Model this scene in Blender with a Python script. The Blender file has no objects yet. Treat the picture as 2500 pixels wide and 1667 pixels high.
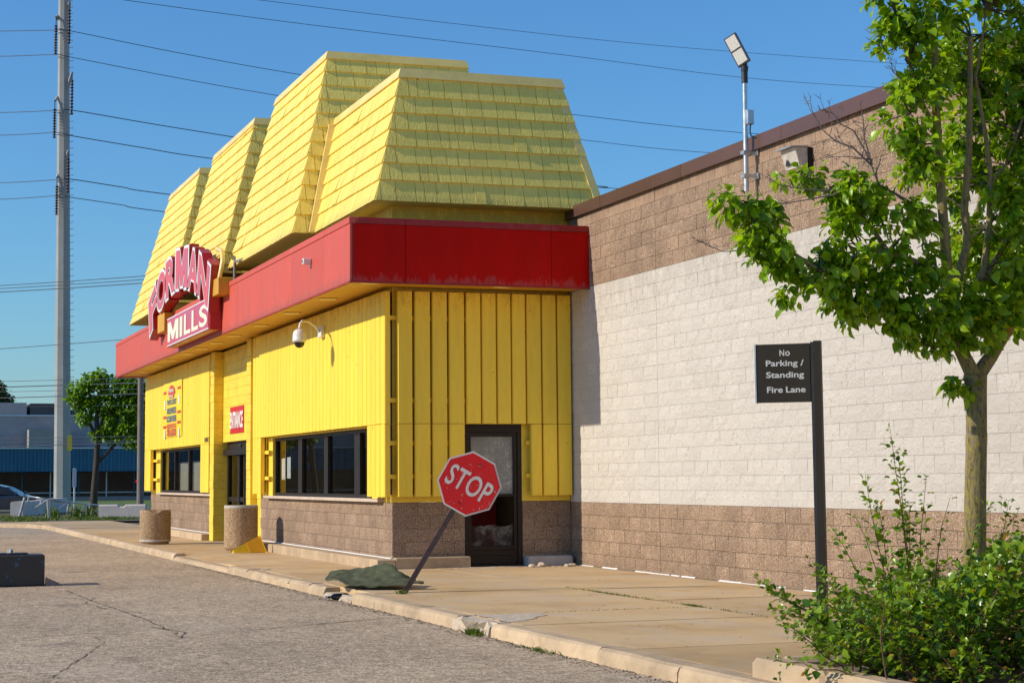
import bpy, math, random
import numpy as np
from mathutils import Vector, Matrix
R = math.radians
rnd = random.Random(11)
sc = bpy.context.scene
col = sc.collection

# ---------------------------------------------------------------- camera
CAM = Vector((28.2353, -11.0603, 1.4149))
CR = Vector((0.334866, 0.942227, -0.008510))
CU = Vector((0.098155, -0.025899, 0.994834))
CF = Vector((-0.937139, 0.333972, 0.101157))
FPX, PX, PY = 4471.41, 1250.0, 711.39
cd = bpy.data.cameras.new('camera')
cam = bpy.data.objects.new('camera', cd)
col.objects.link(cam)
m = Matrix.Identity(4)
for i in range(3):
    m[i][0], m[i][1], m[i][2], m[i][3] = CR[i], CU[i], -CF[i], CAM[i]
cam.matrix_world = m
cd.sensor_width = 36.0
cd.lens = FPX / 2500 * 36
cd.shift_y = -122.11 / 2500
cd.clip_start, cd.clip_end = 0.1, 3000
sc.camera = cam

# ---------------------------------------------------------------- sky, sun, exposure
SUN = Vector((0.40, 3.988, -2.189)).normalized()          # the way the light travels
w = bpy.data.worlds.new('World'); sc.world = w; w.use_nodes = True
wn = w.node_tree
bg = wn.nodes['Background']
sky = wn.nodes.new('ShaderNodeTexSky'); sky.sky_type = 'NISHITA'; sky.sun_disc = False
sky.sun_elevation = math.asin(-SUN.z)
sky.sun_rotation = math.atan2(-SUN.x, -SUN.y)
sky.altitude = 0; sky.air_density = 1.35; sky.dust_density = 0.0; sky.ozone_density = 10.0
tint = wn.nodes.new('ShaderNodeMix'); tint.data_type = 'RGBA'; tint.blend_type = 'MULTIPLY'; tint.inputs[0].default_value = 1.0
tint.inputs[7].default_value = (0.84, 1.06, 1.16, 1)                      # one even white-balance for the whole sky
wn.links.new(sky.outputs[0], tint.inputs[6]); wn.links.new(tint.outputs[2], bg.inputs[0])
bg.inputs[1].default_value = 0.114
ld = bpy.data.lights.new('sun', 'SUN'); ld.energy = 4.1; ld.angle = R(0.53); ld.color = (1.0, 0.90, 0.74)
lo = bpy.data.objects.new('sun', ld); col.objects.link(lo)
lo.rotation_euler = SUN.to_track_quat('-Z', 'Y').to_euler()
lo.location = (0, -30, 40)
vs = sc.view_settings
sc.display_settings.display_device = 'sRGB'
vs.view_transform = 'Standard'; vs.look = 'None'; vs.exposure = 0.12; vs.gamma = 1.0; vs.use_curve_mapping = False

# ---------------------------------------------------------------- helpers
S = 2500 / 2352.0
def at(u, v, D):
    """point at distance D (m along the view axis) seen at u, v of the 2352-wide photograph"""
    u, v, D = float(u), float(v), float(D)
    return CAM + D * (CF + CR * ((u * S - PX) / FPX) - CU * ((v * S - PY) / FPX))
def on(u, v, ax, val):
    d = CF + CR * ((u * S - PX) / FPX) - CU * ((v * S - PY) / FPX)
    return CAM + d * ((val - CAM[ax]) / d[ax])

def tag(o, label=None, cat=None, group=None, kind=None):
    if label: o['label'] = label
    if cat: o['category'] = cat
    if group: o['group'] = group
    if kind: o['kind'] = kind
    return o
def empty(name, loc, label, cat, group=None):
    o = bpy.data.objects.new(name, None); col.objects.link(o)
    o.location = loc; o.empty_display_size = 0.2
    bpy.context.view_layer.update() if False else None
    return tag(o, label, cat, group)
def wloc(o):
    v = Vector((0, 0, 0))
    while o is not None:
        v = v + o.location; o = o.parent
    return v
def link(name, me, parent=None, loc=None):
    o = bpy.data.objects.new(name, me); col.objects.link(o)
    if parent is not None: o.parent = parent
    if loc is not None: o.location = loc
    return o

class MB:
    """collects faces in world coordinates; build() makes one mesh object"""
    def __init__(self): self.v = []; self.f = []; self.mi = []; self.sm = []
    def add(self, vs, fs, mi=0, smooth=False):
        b = len(self.v); self.v += [tuple(p) for p in vs]
        for f in fs: self.f.append([b + i for i in f]); self.mi.append(mi); self.sm.append(smooth)
        return self
    def quad(self, a, b, c, d, mi=0): return self.add([a, b, c, d], [(0, 1, 2, 3)], mi)
    def box(self, x0, x1, y0, y1, z0, z1, mi=0, bev=0.0):
        if x0 > x1: x0, x1 = x1, x0
        if y0 > y1: y0, y1 = y1, y0
        if z0 > z1: z0, z1 = z1, z0
        if bev <= 0:
            vs = [(x0,y0,z0),(x1,y0,z0),(x1,y1,z0),(x0,y1,z0),(x0,y0,z1),(x1,y0,z1),(x1,y1,z1),(x0,y1,z1)]
            return self.add(vs, [(0,3,2,1),(4,5,6,7),(0,1,5,4),(1,2,6,5),(2,3,7,6),(3,0,4,7)], mi)
        b = bev; vs = []; idx = {}
        for cx, sx in ((x0,1),(x1,-1)):
            for cy, sy in ((y0,1),(y1,-1)):
                for cz, sz in ((z0,1),(z1,-1)):
                    k = (sx, sy, sz)
                    idx[k+('x',)] = len(vs); vs.append((cx, cy+sy*b, cz+sz*b))
                    idx[k+('y',)] = len(vs); vs.append((cx+sx*b, cy, cz+sz*b))
                    idx[k+('z',)] = len(vs); vs.append((cx+sx*b, cy+sy*b, cz))
        fs = []
        for s in (1, -1):
            fs.append([idx[(s,a,c,'x')] for a, c in ((1,1),(-1,1),(-1,-1),(1,-1))][::(-1 if s == 1 else 1)])
            fs.append([idx[(a,s,c,'y')] for a, c in ((1,1),(-1,1),(-1,-1),(1,-1))][::(1 if s == 1 else -1)])
            fs.append([idx[(a,c,s,'z')] for a, c in ((1,1),(-1,1),(-1,-1),(1,-1))][::(-1 if s == 1 else 1)])
        for a in (1,-1):
            for c in (1,-1):
                fs.append([idx[(1,a,c,'y')], idx[(-1,a,c,'y')], idx[(-1,a,c,'z')], idx[(1,a,c,'z')]])
                fs.append([idx[(a,1,c,'x')], idx[(a,-1,c,'x')], idx[(a,-1,c,'z')], idx[(a,1,c,'z')]])
                fs.append([idx[(a,c,1,'x')], idx[(a,c,-1,'x')], idx[(a,c,-1,'y')], idx[(a,c,1,'y')]])
                for e in (1,-1): fs.append([idx[(a,c,e,'x')], idx[(a,c,e,'y')], idx[(a,c,e,'z')]])
        return self.add(vs, fs, mi)
    def hexa(self, p, mi=0):
        """8 points: bottom loop then top loop"""
        return self.add(p, [(0,3,2,1),(4,5,6,7),(0,1,5,4),(1,2,6,5),(2,3,7,6),(3,0,4,7)], mi)
    def tube(self, pts, rad, n=8, mi=0, caps=True, smooth=True):
        pts = [Vector(p) for p in pts]
        if not hasattr(rad, '__len__'): rad = [rad] * len(pts)
        vs, fs = [], []; up = None
        for i, p in enumerate(pts):
            a = pts[max(0, i-1)]; b = pts[min(len(pts)-1, i+1)]
            d = (b - a).normalized()
            if up is None: up = d.orthogonal().normalized()
            else:
                up = up - d * up.dot(d)
                up = up.normalized() if up.length > 1e-6 else d.orthogonal().normalized()
            w2 = d.cross(up)
            for k in range(n):
                t = 2*math.pi*k/n
                vs.append(p + (up*math.cos(t) + w2*math.sin(t)) * rad[i])
        for i in range(len(pts)-1):
            for k in range(n):
                k2 = (k+1) % n
                fs.append((i*n+k, i*n+k2, (i+1)*n+k2, (i+1)*n+k))
        self.add(vs, fs, mi, smooth)
        if caps:
            self.add(vs[:n], [tuple(range(n))[::-1]], mi); self.add(vs[-n:], [tuple(range(n))], mi)
        return self
    def lathe(self, c, prof, n=32, mi=0, smooth=True):
        """prof: (r, z) list, axis vertical at c"""
        vs, fs = [], []
        for r, z in prof:
            for k in range(n):
                t = 2*math.pi*k/n; vs.append((c[0]+r*math.cos(t), c[1]+r*math.sin(t), c[2]+z))
        for i in range(len(prof)-1):
            for k in range(n):
                k2 = (k+1) % n; fs.append((i*n+k, i*n+k2, (i+1)*n+k2, (i+1)*n+k))
        return self.add(vs, fs, mi, smooth)
    def prism(self, poly, off, mi=0):
        """poly: 3D loop, off: extrusion vector"""
        n = len(poly); off = Vector(off); vs = [Vector(p) for p in poly] + [Vector(p)+off for p in poly]
        return self.add(vs, [tuple(range(n))[::-1], tuple(range(n, 2*n))] + [(i, (i+1) % n, n+(i+1) % n, n+i) for i in range(n)], mi)
    def mesh(self, name, mats, o=Vector((0,0,0))):
        me = bpy.data.meshes.new(name)
        me.from_pydata([(p[0]-o[0], p[1]-o[1], p[2]-o[2]) for p in self.v], [], self.f)
        for mt in (mats if isinstance(mats, (list, tuple)) else [mats]): me.materials.append(mt)
        me.polygons.foreach_set('material_index', self.mi)
        me.polygons.foreach_set('use_smooth', self.sm)
        me.update()
        return me
    def build(self, name, mats, parent=None, kind=None, label=None, cat=None, group=None):
        if parent is not None: o = link(name, self.mesh(name, mats, wloc(parent)), parent)
        else:
            a = np.array(self.v); c = (a.min(0) + a.max(0)) / 2; c[2] = a[:, 2].min()
            o = link(name, self.mesh(name, mats, c), None, Vector(c))
        return tag(o, label, cat, group, kind)
def fixn(me):
    import bmesh
    b = bmesh.new(); b.from_mesh(me); bmesh.ops.recalc_face_normals(b, faces=b.faces); b.to_mesh(me); b.free()

# ---------------------------------------------------------------- materials
def nodes(name):
    mt = bpy.data.materials.new(name); mt.use_nodes = True
    nt = mt.node_tree
    return mt, nt, nt.nodes['Principled BSDF'], nt.nodes['Material Output']
def ramp(nt, stops):
    r = nt.nodes.new('ShaderNodeValToRGB'); e = r.color_ramp.elements
    while len(e) < len(stops): e.new(0.5)
    for i, (p, c) in enumerate(stops): e[i].position = p; e[i].color = (*c, 1) if len(c) == 3 else c
    return r
def noise(nt, vec, scale, detail=3, rough=0.6, stretch=None):
    n = nt.nodes.new('ShaderNodeTexNoise'); n.inputs['Scale'].default_value = scale
    n.inputs['Detail'].default_value = detail; n.inputs['Roughness'].default_value = rough
    if stretch:
        mp = nt.nodes.new('ShaderNodeMapping'); mp.inputs['Scale'].default_value = stretch
        nt.links.new(vec, mp.inputs[0]); vec = mp.outputs[0]
    nt.links.new(vec, n.inputs['Vector'])
    return n
def mixc(nt, fac, a, b, mode='MIX'):
    x = nt.nodes.new('ShaderNodeMix'); x.data_type = 'RGBA'; x.blend_type = mode
    for i, val in ((0, fac), (6, a), (7, b)):
        if isinstance(val, (int, float)): x.inputs[i].default_value = val
        elif isinstance(val, tuple): x.inputs[i].default_value = (*val, 1)
        else: nt.links.new(val, x.inputs[i])
    return x.outputs[2]
def math_(nt, op, a, b=None, clamp=False):
    x = nt.nodes.new('ShaderNodeMath'); x.operation = op; x.use_clamp = clamp
    for i, val in ((0, a), (1, b)):
        if val is None: continue
        if isinstance(val, (int, float)): x.inputs[i].default_value = val
        else: nt.links.new(val, x.inputs[i])
    return x.outputs[0]
def pos(nt): return nt.nodes.new('ShaderNodeNewGeometry').outputs['Position']
def bump(nt, bs, h, strength=0.3, dist=0.01):
    b = nt.nodes.new('ShaderNodeBump'); b.inputs['Strength'].default_value = strength; b.inputs['Distance'].default_value = dist
    nt.links.new(h, b.inputs['Height']); nt.links.new(b.outputs[0], bs.inputs['Normal'])
def piece_random(nt):
    oi = nt.nodes.new('ShaderNodeObjectInfo'); g = nt.nodes.new('ShaderNodeNewGeometry')
    return math_(nt, 'FRACT', math_(nt, 'ADD', math_(nt, 'MULTIPLY', oi.outputs['Random'], 7.3), math_(nt, 'MULTIPLY', g.outputs['Random Per Island'], 3.1)))
def paint(name, c, rough=0.5, vary=0.12, scale=3.0, dirt=None, dirt_amt=0.3, bmp=0.08, bscale=60, spec=0.5, metal=0.0, piece=0.0, stretch=None, coat=0.0):
    mt, nt, bs, out = nodes(name); P = pos(nt)
    n1 = noise(nt, P, scale, 4, 0.65, stretch)
    lo_ = tuple(x*(1-vary) for x in c); hi = tuple(min(1, x*(1+vary)) for x in c)
    base = ramp(nt, [(0.3, lo_), (0.7, hi)]); nt.links.new(n1.outputs[0], base.inputs[0])
    colr = base.outputs[0]
    if dirt is not None:
        n2 = noise(nt, P, scale*0.9+1.7, 6, 0.75, stretch)
        r2 = ramp(nt, [(0.52, (0,0,0)), (0.75, (1,1,1))]); nt.links.new(n2.outputs[0], r2.inputs[0])
        colr = mixc(nt, math_(nt, 'MULTIPLY', r2.outputs[0], dirt_amt), colr, dirt)
    if piece > 0:
        pr = piece_random(nt)
        rr = ramp(nt, [(0.0, (1-piece,)*3), (1.0, (1+piece*0.6,)*3)]); nt.links.new(pr, rr.inputs[0])
        colr = mixc(nt, 1.0, colr, rr.outputs[0], 'MULTIPLY')
    nt.links.new(colr, bs.inputs['Base Color'])
    n3 = noise(nt, P, bscale, 3, 0.6, stretch)
    if bmp > 0: bump(nt, bs, n3.outputs[0], bmp, 0.01)
    rr = ramp(nt, [(0.3, (max(0, rough-0.1),)*3), (0.7, (min(1, rough+0.1),)*3)]); nt.links.new(n1.outputs[0], rr.inputs[0])
    nt.links.new(rr.outputs[0], bs.inputs['Roughness'])
    bs.inputs['Metallic'].default_value = metal; bs.inputs['Specular IOR Level'].default_value = spec
    if coat: bs.inputs['Coat Weight'].default_value = coat
    return mt
def speckle(name, cols, scale=90, rough=0.95, bmp=0.5, big=0.25, piece=0.1, dist=0.006):
    """exposed aggregate: cols = dark, mid, light"""
    mt, nt, bs, out = nodes(name); P = pos(nt)
    n = noise(nt, P, scale, 2, 0.75)
    r = ramp(nt, [(0.36, cols[0]), (0.47, cols[1]), (0.56, cols[1]), (0.67, cols[2])]); nt.links.new(n.outputs[0], r.inputs[0])
    nb = noise(nt, P, 1.3, 4, 0.6); rb = ramp(nt, [(0.3, (1-big,)*3), (0.7, (1+big,)*3)]); nt.links.new(nb.outputs[0], rb.inputs[0])
    c = mixc(nt, 1.0, r.outputs[0], rb.outputs[0], 'MULTIPLY')
    if piece:
        pr = ramp(nt, [(0, (1-piece,)*3), (1, (1+piece,)*3)]); nt.links.new(piece_random(nt), pr.inputs[0])
        c = mixc(nt, 1.0, c, pr.outputs[0], 'MULTIPLY')
    nt.links.new(c, bs.inputs['Base Color']); bs.inputs['Roughness'].default_value = rough
    bs.inputs['Specular IOR Level'].default_value = 0.25
    n2 = noise(nt, P, scale*0.35, 4, 0.7)
    bump(nt, bs, math_(nt, 'ADD', n2.outputs[0], math_(nt, 'MULTIPLY', n.outputs[0], 0.5)), bmp, dist)
    return mt
def glass(name, tint=(0.55, 0.58, 0.58), refl=1.0, rough=0.0):
    mt, nt, bs, out = nodes(name); nt.nodes.remove(bs)
    tr = nt.nodes.new('ShaderNodeBsdfTransparent'); tr.inputs[0].default_value = (*tint, 1)
    gl = nt.nodes.new('ShaderNodeBsdfGlossy'); gl.inputs['Roughness'].default_value = rough
    fr = nt.nodes.new('ShaderNodeFresnel'); fr.inputs[0].default_value = 1.52
    mx = nt.nodes.new('ShaderNodeMixShader')
    nt.links.new(math_(nt, 'MULTIPLY', fr.outputs[0], refl, True), mx.inputs[0]); nt.links.new(tr.outputs[0], mx.inputs[1]); nt.links.new(gl.outputs[0], mx.inputs[2])
    nt.links.new(mx.outputs[0], out.inputs[0])
    return mt
def leafmat(name, dark, light, trans=0.35, rough=0.35, warm=None):
    mt, nt, bs, out = nodes(name)
    g = nt.nodes.new('ShaderNodeNewGeometry')
    st = [(0.0, dark), (0.75, light)] + ([(0.93, light), (1.0, warm)] if warm else [])
    r = ramp(nt, st); nt.links.new(g.outputs['Random Per Island'], r.inputs[0])
    nt.links.new(r.outputs[0], bs.inputs['Base Color']); bs.inputs['Roughness'].default_value = rough
    bs.inputs['Specular IOR Level'].default_value = 0.5
    tl = nt.nodes.new('ShaderNodeBsdfTranslucent')
    nt.links.new(mixc(nt, 1.0, r.outputs[0], (1.5, 1.35, 0.5), 'MULTIPLY'), tl.inputs[0])
    mx = nt.nodes.new('ShaderNodeMixShader'); mx.inputs[0].default_value = trans
    nt.links.new(bs.outputs[0], mx.inputs[1]); nt.links.new(tl.outputs[0], mx.inputs[2]); nt.links.new(mx.outputs[0], out.inputs[0])
    return mt

YEL = (0.99, 0.66, 0.060)
M = {}
M['yboard'] = paint('yellow_board_paint', YEL, 0.5, 0.06, 2.2, (0.40, 0.24, 0.02), 0.16, 0.10, 45, piece=0.06, stretch=(6, 6, 0.7), spec=0.25)
M['ywall'] = paint('yellow_wall_paint', (0.88, 0.62, 0.05), 0.55, 0.10, 2.0, (0.28, 0.15, 0.02), 0.35, 0.25, 30)
M['yshingle'] = paint('yellow_shingle_paint', (0.99, 0.73, 0.165), 0.5, 0.08, 2.5, (0.78, 0.56, 0.09), 0.5, 0.85, 5.5, piece=0.10, stretch=(6, 6, 1.0), spec=0.3)
M['ycap'] = paint('yellow_metal_flashing', (0.94, 0.69, 0.22), 0.34, 0.08, 1.5, (0.35, 0.24, 0.03), 0.25, 0.03, 12)
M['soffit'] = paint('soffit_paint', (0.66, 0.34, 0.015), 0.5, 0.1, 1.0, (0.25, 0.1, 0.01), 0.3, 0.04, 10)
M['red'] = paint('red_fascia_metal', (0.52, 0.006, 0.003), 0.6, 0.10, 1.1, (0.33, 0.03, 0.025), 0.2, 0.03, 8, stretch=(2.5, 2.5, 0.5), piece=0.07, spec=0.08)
M['redfront'] = paint('pale_red_metal', (0.59, 0.098, 0.066), 0.5, 0.08, 1.1, (0.66, 0.20, 0.15), 0.4, 0.03, 8, stretch=(2.5, 2.5, 0.5), piece=0.06, spec=0.2)  # front panels and caps: a paler red than the end panels
M['redcap'] = paint('red_fascia_cap', (0.33, 0.009, 0.006), 0.5, 0.10, 1.5, (0.45, 0.14, 0.11), 0.4, 0.03, 9)
M['signred'] = paint('sign_cabinet_red', (0.42, 0.016, 0.014), 0.32, 0.10, 1.4, None, 0, 0.02, 8)
M['signface'] = paint('sign_face_red', (0.74, 0.055, 0.05), 0.26, 0.06, 1.2, (0.8, 0.22, 0.2), 0.25, 0.01, 8)
M['signwhite'] = paint('sign_trim_white', (0.80, 0.79, 0.76), 0.35, 0.05, 2.0, (0.5, 0.45, 0.4), 0.2, 0.01, 8)
M['signcream'] = paint('sign_letters_cream', (0.82, 0.76, 0.56), 0.35, 0.04, 2.0, None, 0, 0.01, 8)
M['signpink'] = paint('sign_panel_crimson', (0.62, 0.035, 0.085), 0.28, 0.05, 1.2, None, 0, 0.01, 8)
M['brownblock'] = speckle('brown_split_face_block', ((0.085, 0.052, 0.035), (0.305, 0.205, 0.135), (0.66, 0.51, 0.38)), 85, 0.95, 0.75, 0.16, 0.10, 0.012)
M['brownsmooth'] = speckle('brown_smooth_block', ((0.24, 0.16, 0.11), (0.34, 0.23, 0.155), (0.42, 0.30, 0.21)), 120, 0.95, 0.2, 0.1, 0.08)
M['mortar'] = paint('brown_mortar', (0.40, 0.285, 0.20), 0.95, 0.1, 4, None, 0, 0.2, 60)
M['whitejoint'] = paint('white_painted_joint', (0.60, 0.53, 0.45), 0.9, 0.06, 4, None, 0, 0.2, 60)
M['coping'] = paint('brown_metal_coping', (0.105, 0.050, 0.038), 0.36, 0.08, 0.6, None, 0, 0.02, 5, piece=0.12)
M['frame'] = paint('bronze_aluminium', (0.024, 0.017, 0.013), 0.45, 0.15, 3, None, 0, 0.02, 30, spec=0.2)
M['sill'] = paint('precast_sill', (0.56, 0.44, 0.34), 0.9, 0.12, 5, (0.3, 0.22, 0.16), 0.4, 0.2, 50)
M['glass'] = glass('window_glass', (0.74, 0.77, 0.76))
M['clear'] = glass('clear_plastic', (0.8, 0.78, 0.72), 0.8, 0.1)
M['interior'] = paint('interior_wall', (0.58, 0.54, 0.46), 0.9, 0.08, 2, None, 0, 0.05, 20)
M['interiordark'] = paint('interior_dark', (0.06, 0.06, 0.06), 0.9, 0.2, 2, None, 0, 0.05, 20)
M['redwood'] = paint('red_counter_panel', (0.30, 0.012, 0.010), 0.4, 0.1, 2)
M['galv'] = paint('galvanised_steel', (0.52, 0.54, 0.56), 0.38, 0.15, 6, None, 0, 0.03, 30, metal=0.75)
M['dark'] = paint('black_metal', (0.022, 0.020, 0.020), 0.42, 0.2, 4, None, 0, 0.03, 30)
M['bronze'] = paint('dark_bronze_sign', (0.026, 0.021, 0.016), 0.5, 0.15, 1.2, (0.05, 0.042, 0.034), 0.3, 0.02, 8, spec=0.18)
M['signgrey'] = paint('sign_letters_grey', (0.50, 0.50, 0.50), 0.4, 0.05, 3)
M['white'] = paint('white_plastic', (0.74, 0.72, 0.68), 0.35, 0.05, 4, (0.4, 0.34, 0.25), 0.25, 0.02, 20)
M['stopred'] = paint('stop_sign_red', (0.62, 0.003, 0.004), 0.35, 0.07, 2.0, (0.62, 0.10, 0.06), 0.3, 0.02, 30)
M['stopwhite'] = paint('stop_sign_reflective', (0.62, 0.58, 0.55), 0.4, 0.06, 5, (0.4, 0.3, 0.25), 0.3, 0.02, 30)
M['postbrown'] = paint('brown_post', (0.055, 0.030, 0.032), 0.32, 0.2, 5, (0.2, 0.1, 0.06), 0.4, 0.04, 40)
M['aggregate'] = speckle('pebble_aggregate', ((0.09, 0.05, 0.025), (0.40, 0.26, 0.14), (0.80, 0.64, 0.46)), 60, 0.85, 0.8, 0.12, 0.0, 0.012)
M['concrete'] = paint('pale_concrete', (0.50, 0.455, 0.40), 0.9, 0.14, 2.5, (0.28, 0.25, 0.22), 0.5, 0.25, 40)
M['ycone'] = paint('yellow_cone_plastic', (0.95, 0.60, 0.008), 0.32, 0.08, 3, (0.6, 0.3, 0.02), 0.3, 0.02, 20)
M['yconein'] = paint('amber_cone_plastic', (0.95, 0.46, 0.005), 0.35, 0.08, 3, None, 0, 0.02, 20)
M['rug'] = paint('green_rug', (0.070, 0.078, 0.036), 0.95, 0.4, 6, (0.17, 0.17, 0.09), 0.7, 0.5, 120)
M['caulk'] = paint('white_caulk', (0.80, 0.80, 0.80), 0.6, 0.1, 8)
M['wire'] = paint('cable', (0.035, 0.045, 0.06), 0.6, 0.1, 1)
M['steelpole'] = paint('weathered_steel_pole', (0.34, 0.345, 0.335), 0.6, 0.14, 0.35, (0.22, 0.2, 0.19), 0.4, 0.03, 4, metal=0.0, spec=0.3)
M['insul'] = paint('brown_insulator', (0.045, 0.020, 0.020), 0.3, 0.1, 1)
M['wood'] = paint('grey_timber', (0.22, 0.185, 0.16), 0.9, 0.3, 3, (0.10, 0.08, 0.07), 0.5, 0.3, 20, stretch=(5, 5, 0.4))
M['leaf'] = leafmat('pear_leaf', (0.085, 0.20, 0.006), (0.34, 0.52, 0.016), 0.48, 0.30, (0.52, 0.56, 0.035))
M['shrubleaf'] = leafmat('shrub_leaf', (0.055, 0.14, 0.012), (0.24, 0.38, 0.022), 0.38, 0.26, (0.36, 0.17, 0.04))
M['farleaf'] = leafmat('street_tree_leaf', (0.08, 0.19, 0.008), (0.21, 0.38, 0.016), 0.4, 0.45)
M['farleaf2'] = leafmat('distant_tree_leaf', (0.03, 0.062, 0.022), (0.07, 0.12, 0.045), 0.35, 0.5)
M['grass'] = leafmat('grass_blade', (0.05, 0.10, 0.01), (0.13, 0.20, 0.02), 0.35, 0.5, (0.30, 0.24, 0.10))
M['twig'] = paint('grey_twig', (0.16, 0.125, 0.11), 0.9, 0.25, 12, None, 0, 0.3, 60)
M['stem'] = paint('red_brown_stem', (0.105, 0.045, 0.028), 0.7, 0.25, 12, None, 0, 0.2, 60)
# run-off stains along the lower edge of the red panels
def edge_stain(mt, z0, z1, colr, amt):
    nt = mt.node_tree; bs = nt.nodes['Principled BSDF']; P = pos(nt)
    src = bs.inputs['Base Color'].links[0].from_socket
    sx = nt.nodes.new('ShaderNodeSeparateXYZ'); nt.links.new(P, sx.inputs[0])
    h = nt.nodes.new('ShaderNodeMapRange'); h.inputs[1].default_value = z0; h.inputs[2].default_value = z1; h.inputs[3].default_value = 0.62; h.inputs[4].default_value = 0.30
    nt.links.new(sx.outputs[2], h.inputs[0])
    n = noise(nt, P, 3.2, 6, 0.8, (2.2, 2.2, 0.9))
    f = math_(nt, 'GREATER_THAN', h.outputs[0], n.outputs[0]); f2 = math_(nt, 'MULTIPLY', math_(nt, 'SUBTRACT', h.outputs[0], n.outputs[0]), 9.0, True)
    nt.links.new(mixc(nt, math_(nt, 'MULTIPLY', f2, amt), src, colr), bs.inputs['Base Color'])
edge_stain(M['redfront'], 4.46, 4.78, (0.30, 0.10, 0.075), 0.55)
edge_stain(M['yboard'], 4.46, 3.85, (0.55, 0.30, 0.02), 0.42)
def specks(mt, scale, thr, colr, amt):
    nt = mt.node_tree; bs = nt.nodes['Principled BSDF']; P = pos(nt)
    src = bs.inputs['Base Color'].links[0].from_socket
    n = noise(nt, P, scale, 2, 0.5); r = ramp(nt, [(thr, (0,0,0)), (thr+.03, (1,1,1))]); nt.links.new(n.outputs[0], r.inputs[0])
    nt.links.new(mixc(nt, math_(nt, 'MULTIPLY', r.outputs[0], amt), src, colr), bs.inputs['Base Color'])
specks(M['yboard'], 11, 0.735, (0.16, 0.08, 0.015), 0.8)
specks(M['yshingle'], 7, 0.74, (0.35, 0.22, 0.03), 0.7)
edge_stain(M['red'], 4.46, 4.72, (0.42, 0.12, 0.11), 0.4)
# ---- a few surfaces with their own node set-ups
def mat_white_block():
    mt, nt, bs, out = nodes('white_painted_block'); P = pos(nt)
    n = noise(nt, P, 1.1, 5, 0.6); r = ramp(nt, [(0.3, (0.86, 0.785, 0.69)), (0.7, (0.90, 0.83, 0.735))]); nt.links.new(n.outputs[0], r.inputs[0])
    # patchy dirt, strengthened to stand in for shading on the rough face
    n2 = noise(nt, P, 14, 6, 0.85); patch = noise(nt, P, 1.7, 3, 0.6)
    a = ramp(nt, [(0.54, (0,0,0)), (0.70, (1,1,1))]); nt.links.new(n2.outputs[0], a.inputs[0])
    b = ramp(nt, [(0.50, (0.10,)*3), (0.72, (0.85,)*3)]); nt.links.new(patch.outputs[0], b.inputs[0])
    pr = ramp(nt, [(0.0, (0,0,0)), (0.80, (0.05,)*3), (1.0, (1.0,)*3)]); nt.links.new(piece_random(nt), pr.inputs[0])
    f = math_(nt, 'MULTIPLY', a.outputs[0], math_(nt, 'ADD', b.outputs[0], pr.outputs[0], True))
    f = math_(nt, 'MULTIPLY', f, 0.62)
    c = mixc(nt, f, r.outputs[0], (0.22, 0.19, 0.16))
    t = ramp(nt, [(0, (0.95, 0.95, 0.95)), (1, (1.03, 1.03, 1.03))]); nt.links.new(piece_random(nt), t.inputs[0])
    c = mixc(nt, 1.0, c, t.outputs[0], 'MULTIPLY')
    nt.links.new(c, bs.inputs['Base Color']); bs.inputs['Roughness'].default_value = 0.8
    bs.inputs['Specular IOR Level'].default_value = 0.3
    n3 = noise(nt, P, 12, 8, 0.85)
    bump(nt, bs, n3.outputs[0], 1.0, 0.06)
    return mt
M['whiteblock'] = mat_white_block()
def mat_asphalt():
    mt, nt, bs, out = nodes('worn_asphalt'); P = pos(nt)
    n = noise(nt, P, 40, 4, 0.95)
    r = ramp(nt, [(0.37, (0.09, 0.068, 0.046)), (0.46, (0.41, 0.315, 0.215)), (0.55, (0.57, 0.445, 0.31)), (0.65, (1.0, 0.83, 0.62))]); nt.links.new(n.outputs[0], r.inputs[0])
    nm = noise(nt, P, 11, 4, 0.95); rm = ramp(nt, [(0.34, (0.45,)*3), (0.66, (1.5,)*3)]); nt.links.new(nm.outputs[0], rm.inputs[0])
    nb0 = mixc(nt, 1.0, r.outputs[0], rm.outputs[0], 'MULTIPLY')
    nb = noise(nt, P, 0.35, 5, 0.65); rb = ramp(nt, [(0.3, (0.82, 0.80, 0.78)), (0.7, (1.12, 1.10, 1.06))]); nt.links.new(nb.outputs[0], rb.inputs[0])
    c = mixc(nt, 1.0, nb0, rb.outputs[0], 'MULTIPLY')
    ns = noise(nt, P, 1.6, 6, 0.7, (0.35, 1.6, 1)); rs = ramp(nt, [(0.55, (0,0,0)), (0.8, (1,1,1))]); nt.links.new(ns.outputs[0], rs.inputs[0])
    c = mixc(nt, math_(nt, 'MULTIPLY', rs.outputs[0], 0.35), c, (0.13, 0.11, 0.10))
    oil = noise(nt, P, 0.75, 3, 0.5); ro = ramp(nt, [(0.63, (0,0,0)), (0.70, (1,1,1))]); nt.links.new(oil.outputs[0], ro.inputs[0])
    c = mixc(nt, math_(nt, 'MULTIPLY', ro.outputs[0], 0.38), c, (0.12, 0.10, 0.085))
    du = noise(nt, P, 0.5, 5, 0.7, (0.5, 1.4, 1)); rdu = ramp(nt, [(0.55, (0,0,0)), (0.75, (1,1,1))]); nt.links.new(du.outputs[0], rdu.inputs[0])
    c = mixc(nt, math_(nt, 'MULTIPLY', rdu.outputs[0], 0.35), c, (0.62, 0.52, 0.41))
    nt.links.new(c, bs.inputs['Base Color']); bs.inputs['Roughness'].default_value = 0.93; bs.inputs['Specular IOR Level'].default_value = 0.25
    n2 = noise(nt, P, 60, 3, 0.7); bump(nt, bs, n2.outputs[0], 0.8, 0.012)
    return mt
M['asphalt'] = mat_asphalt()
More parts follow.
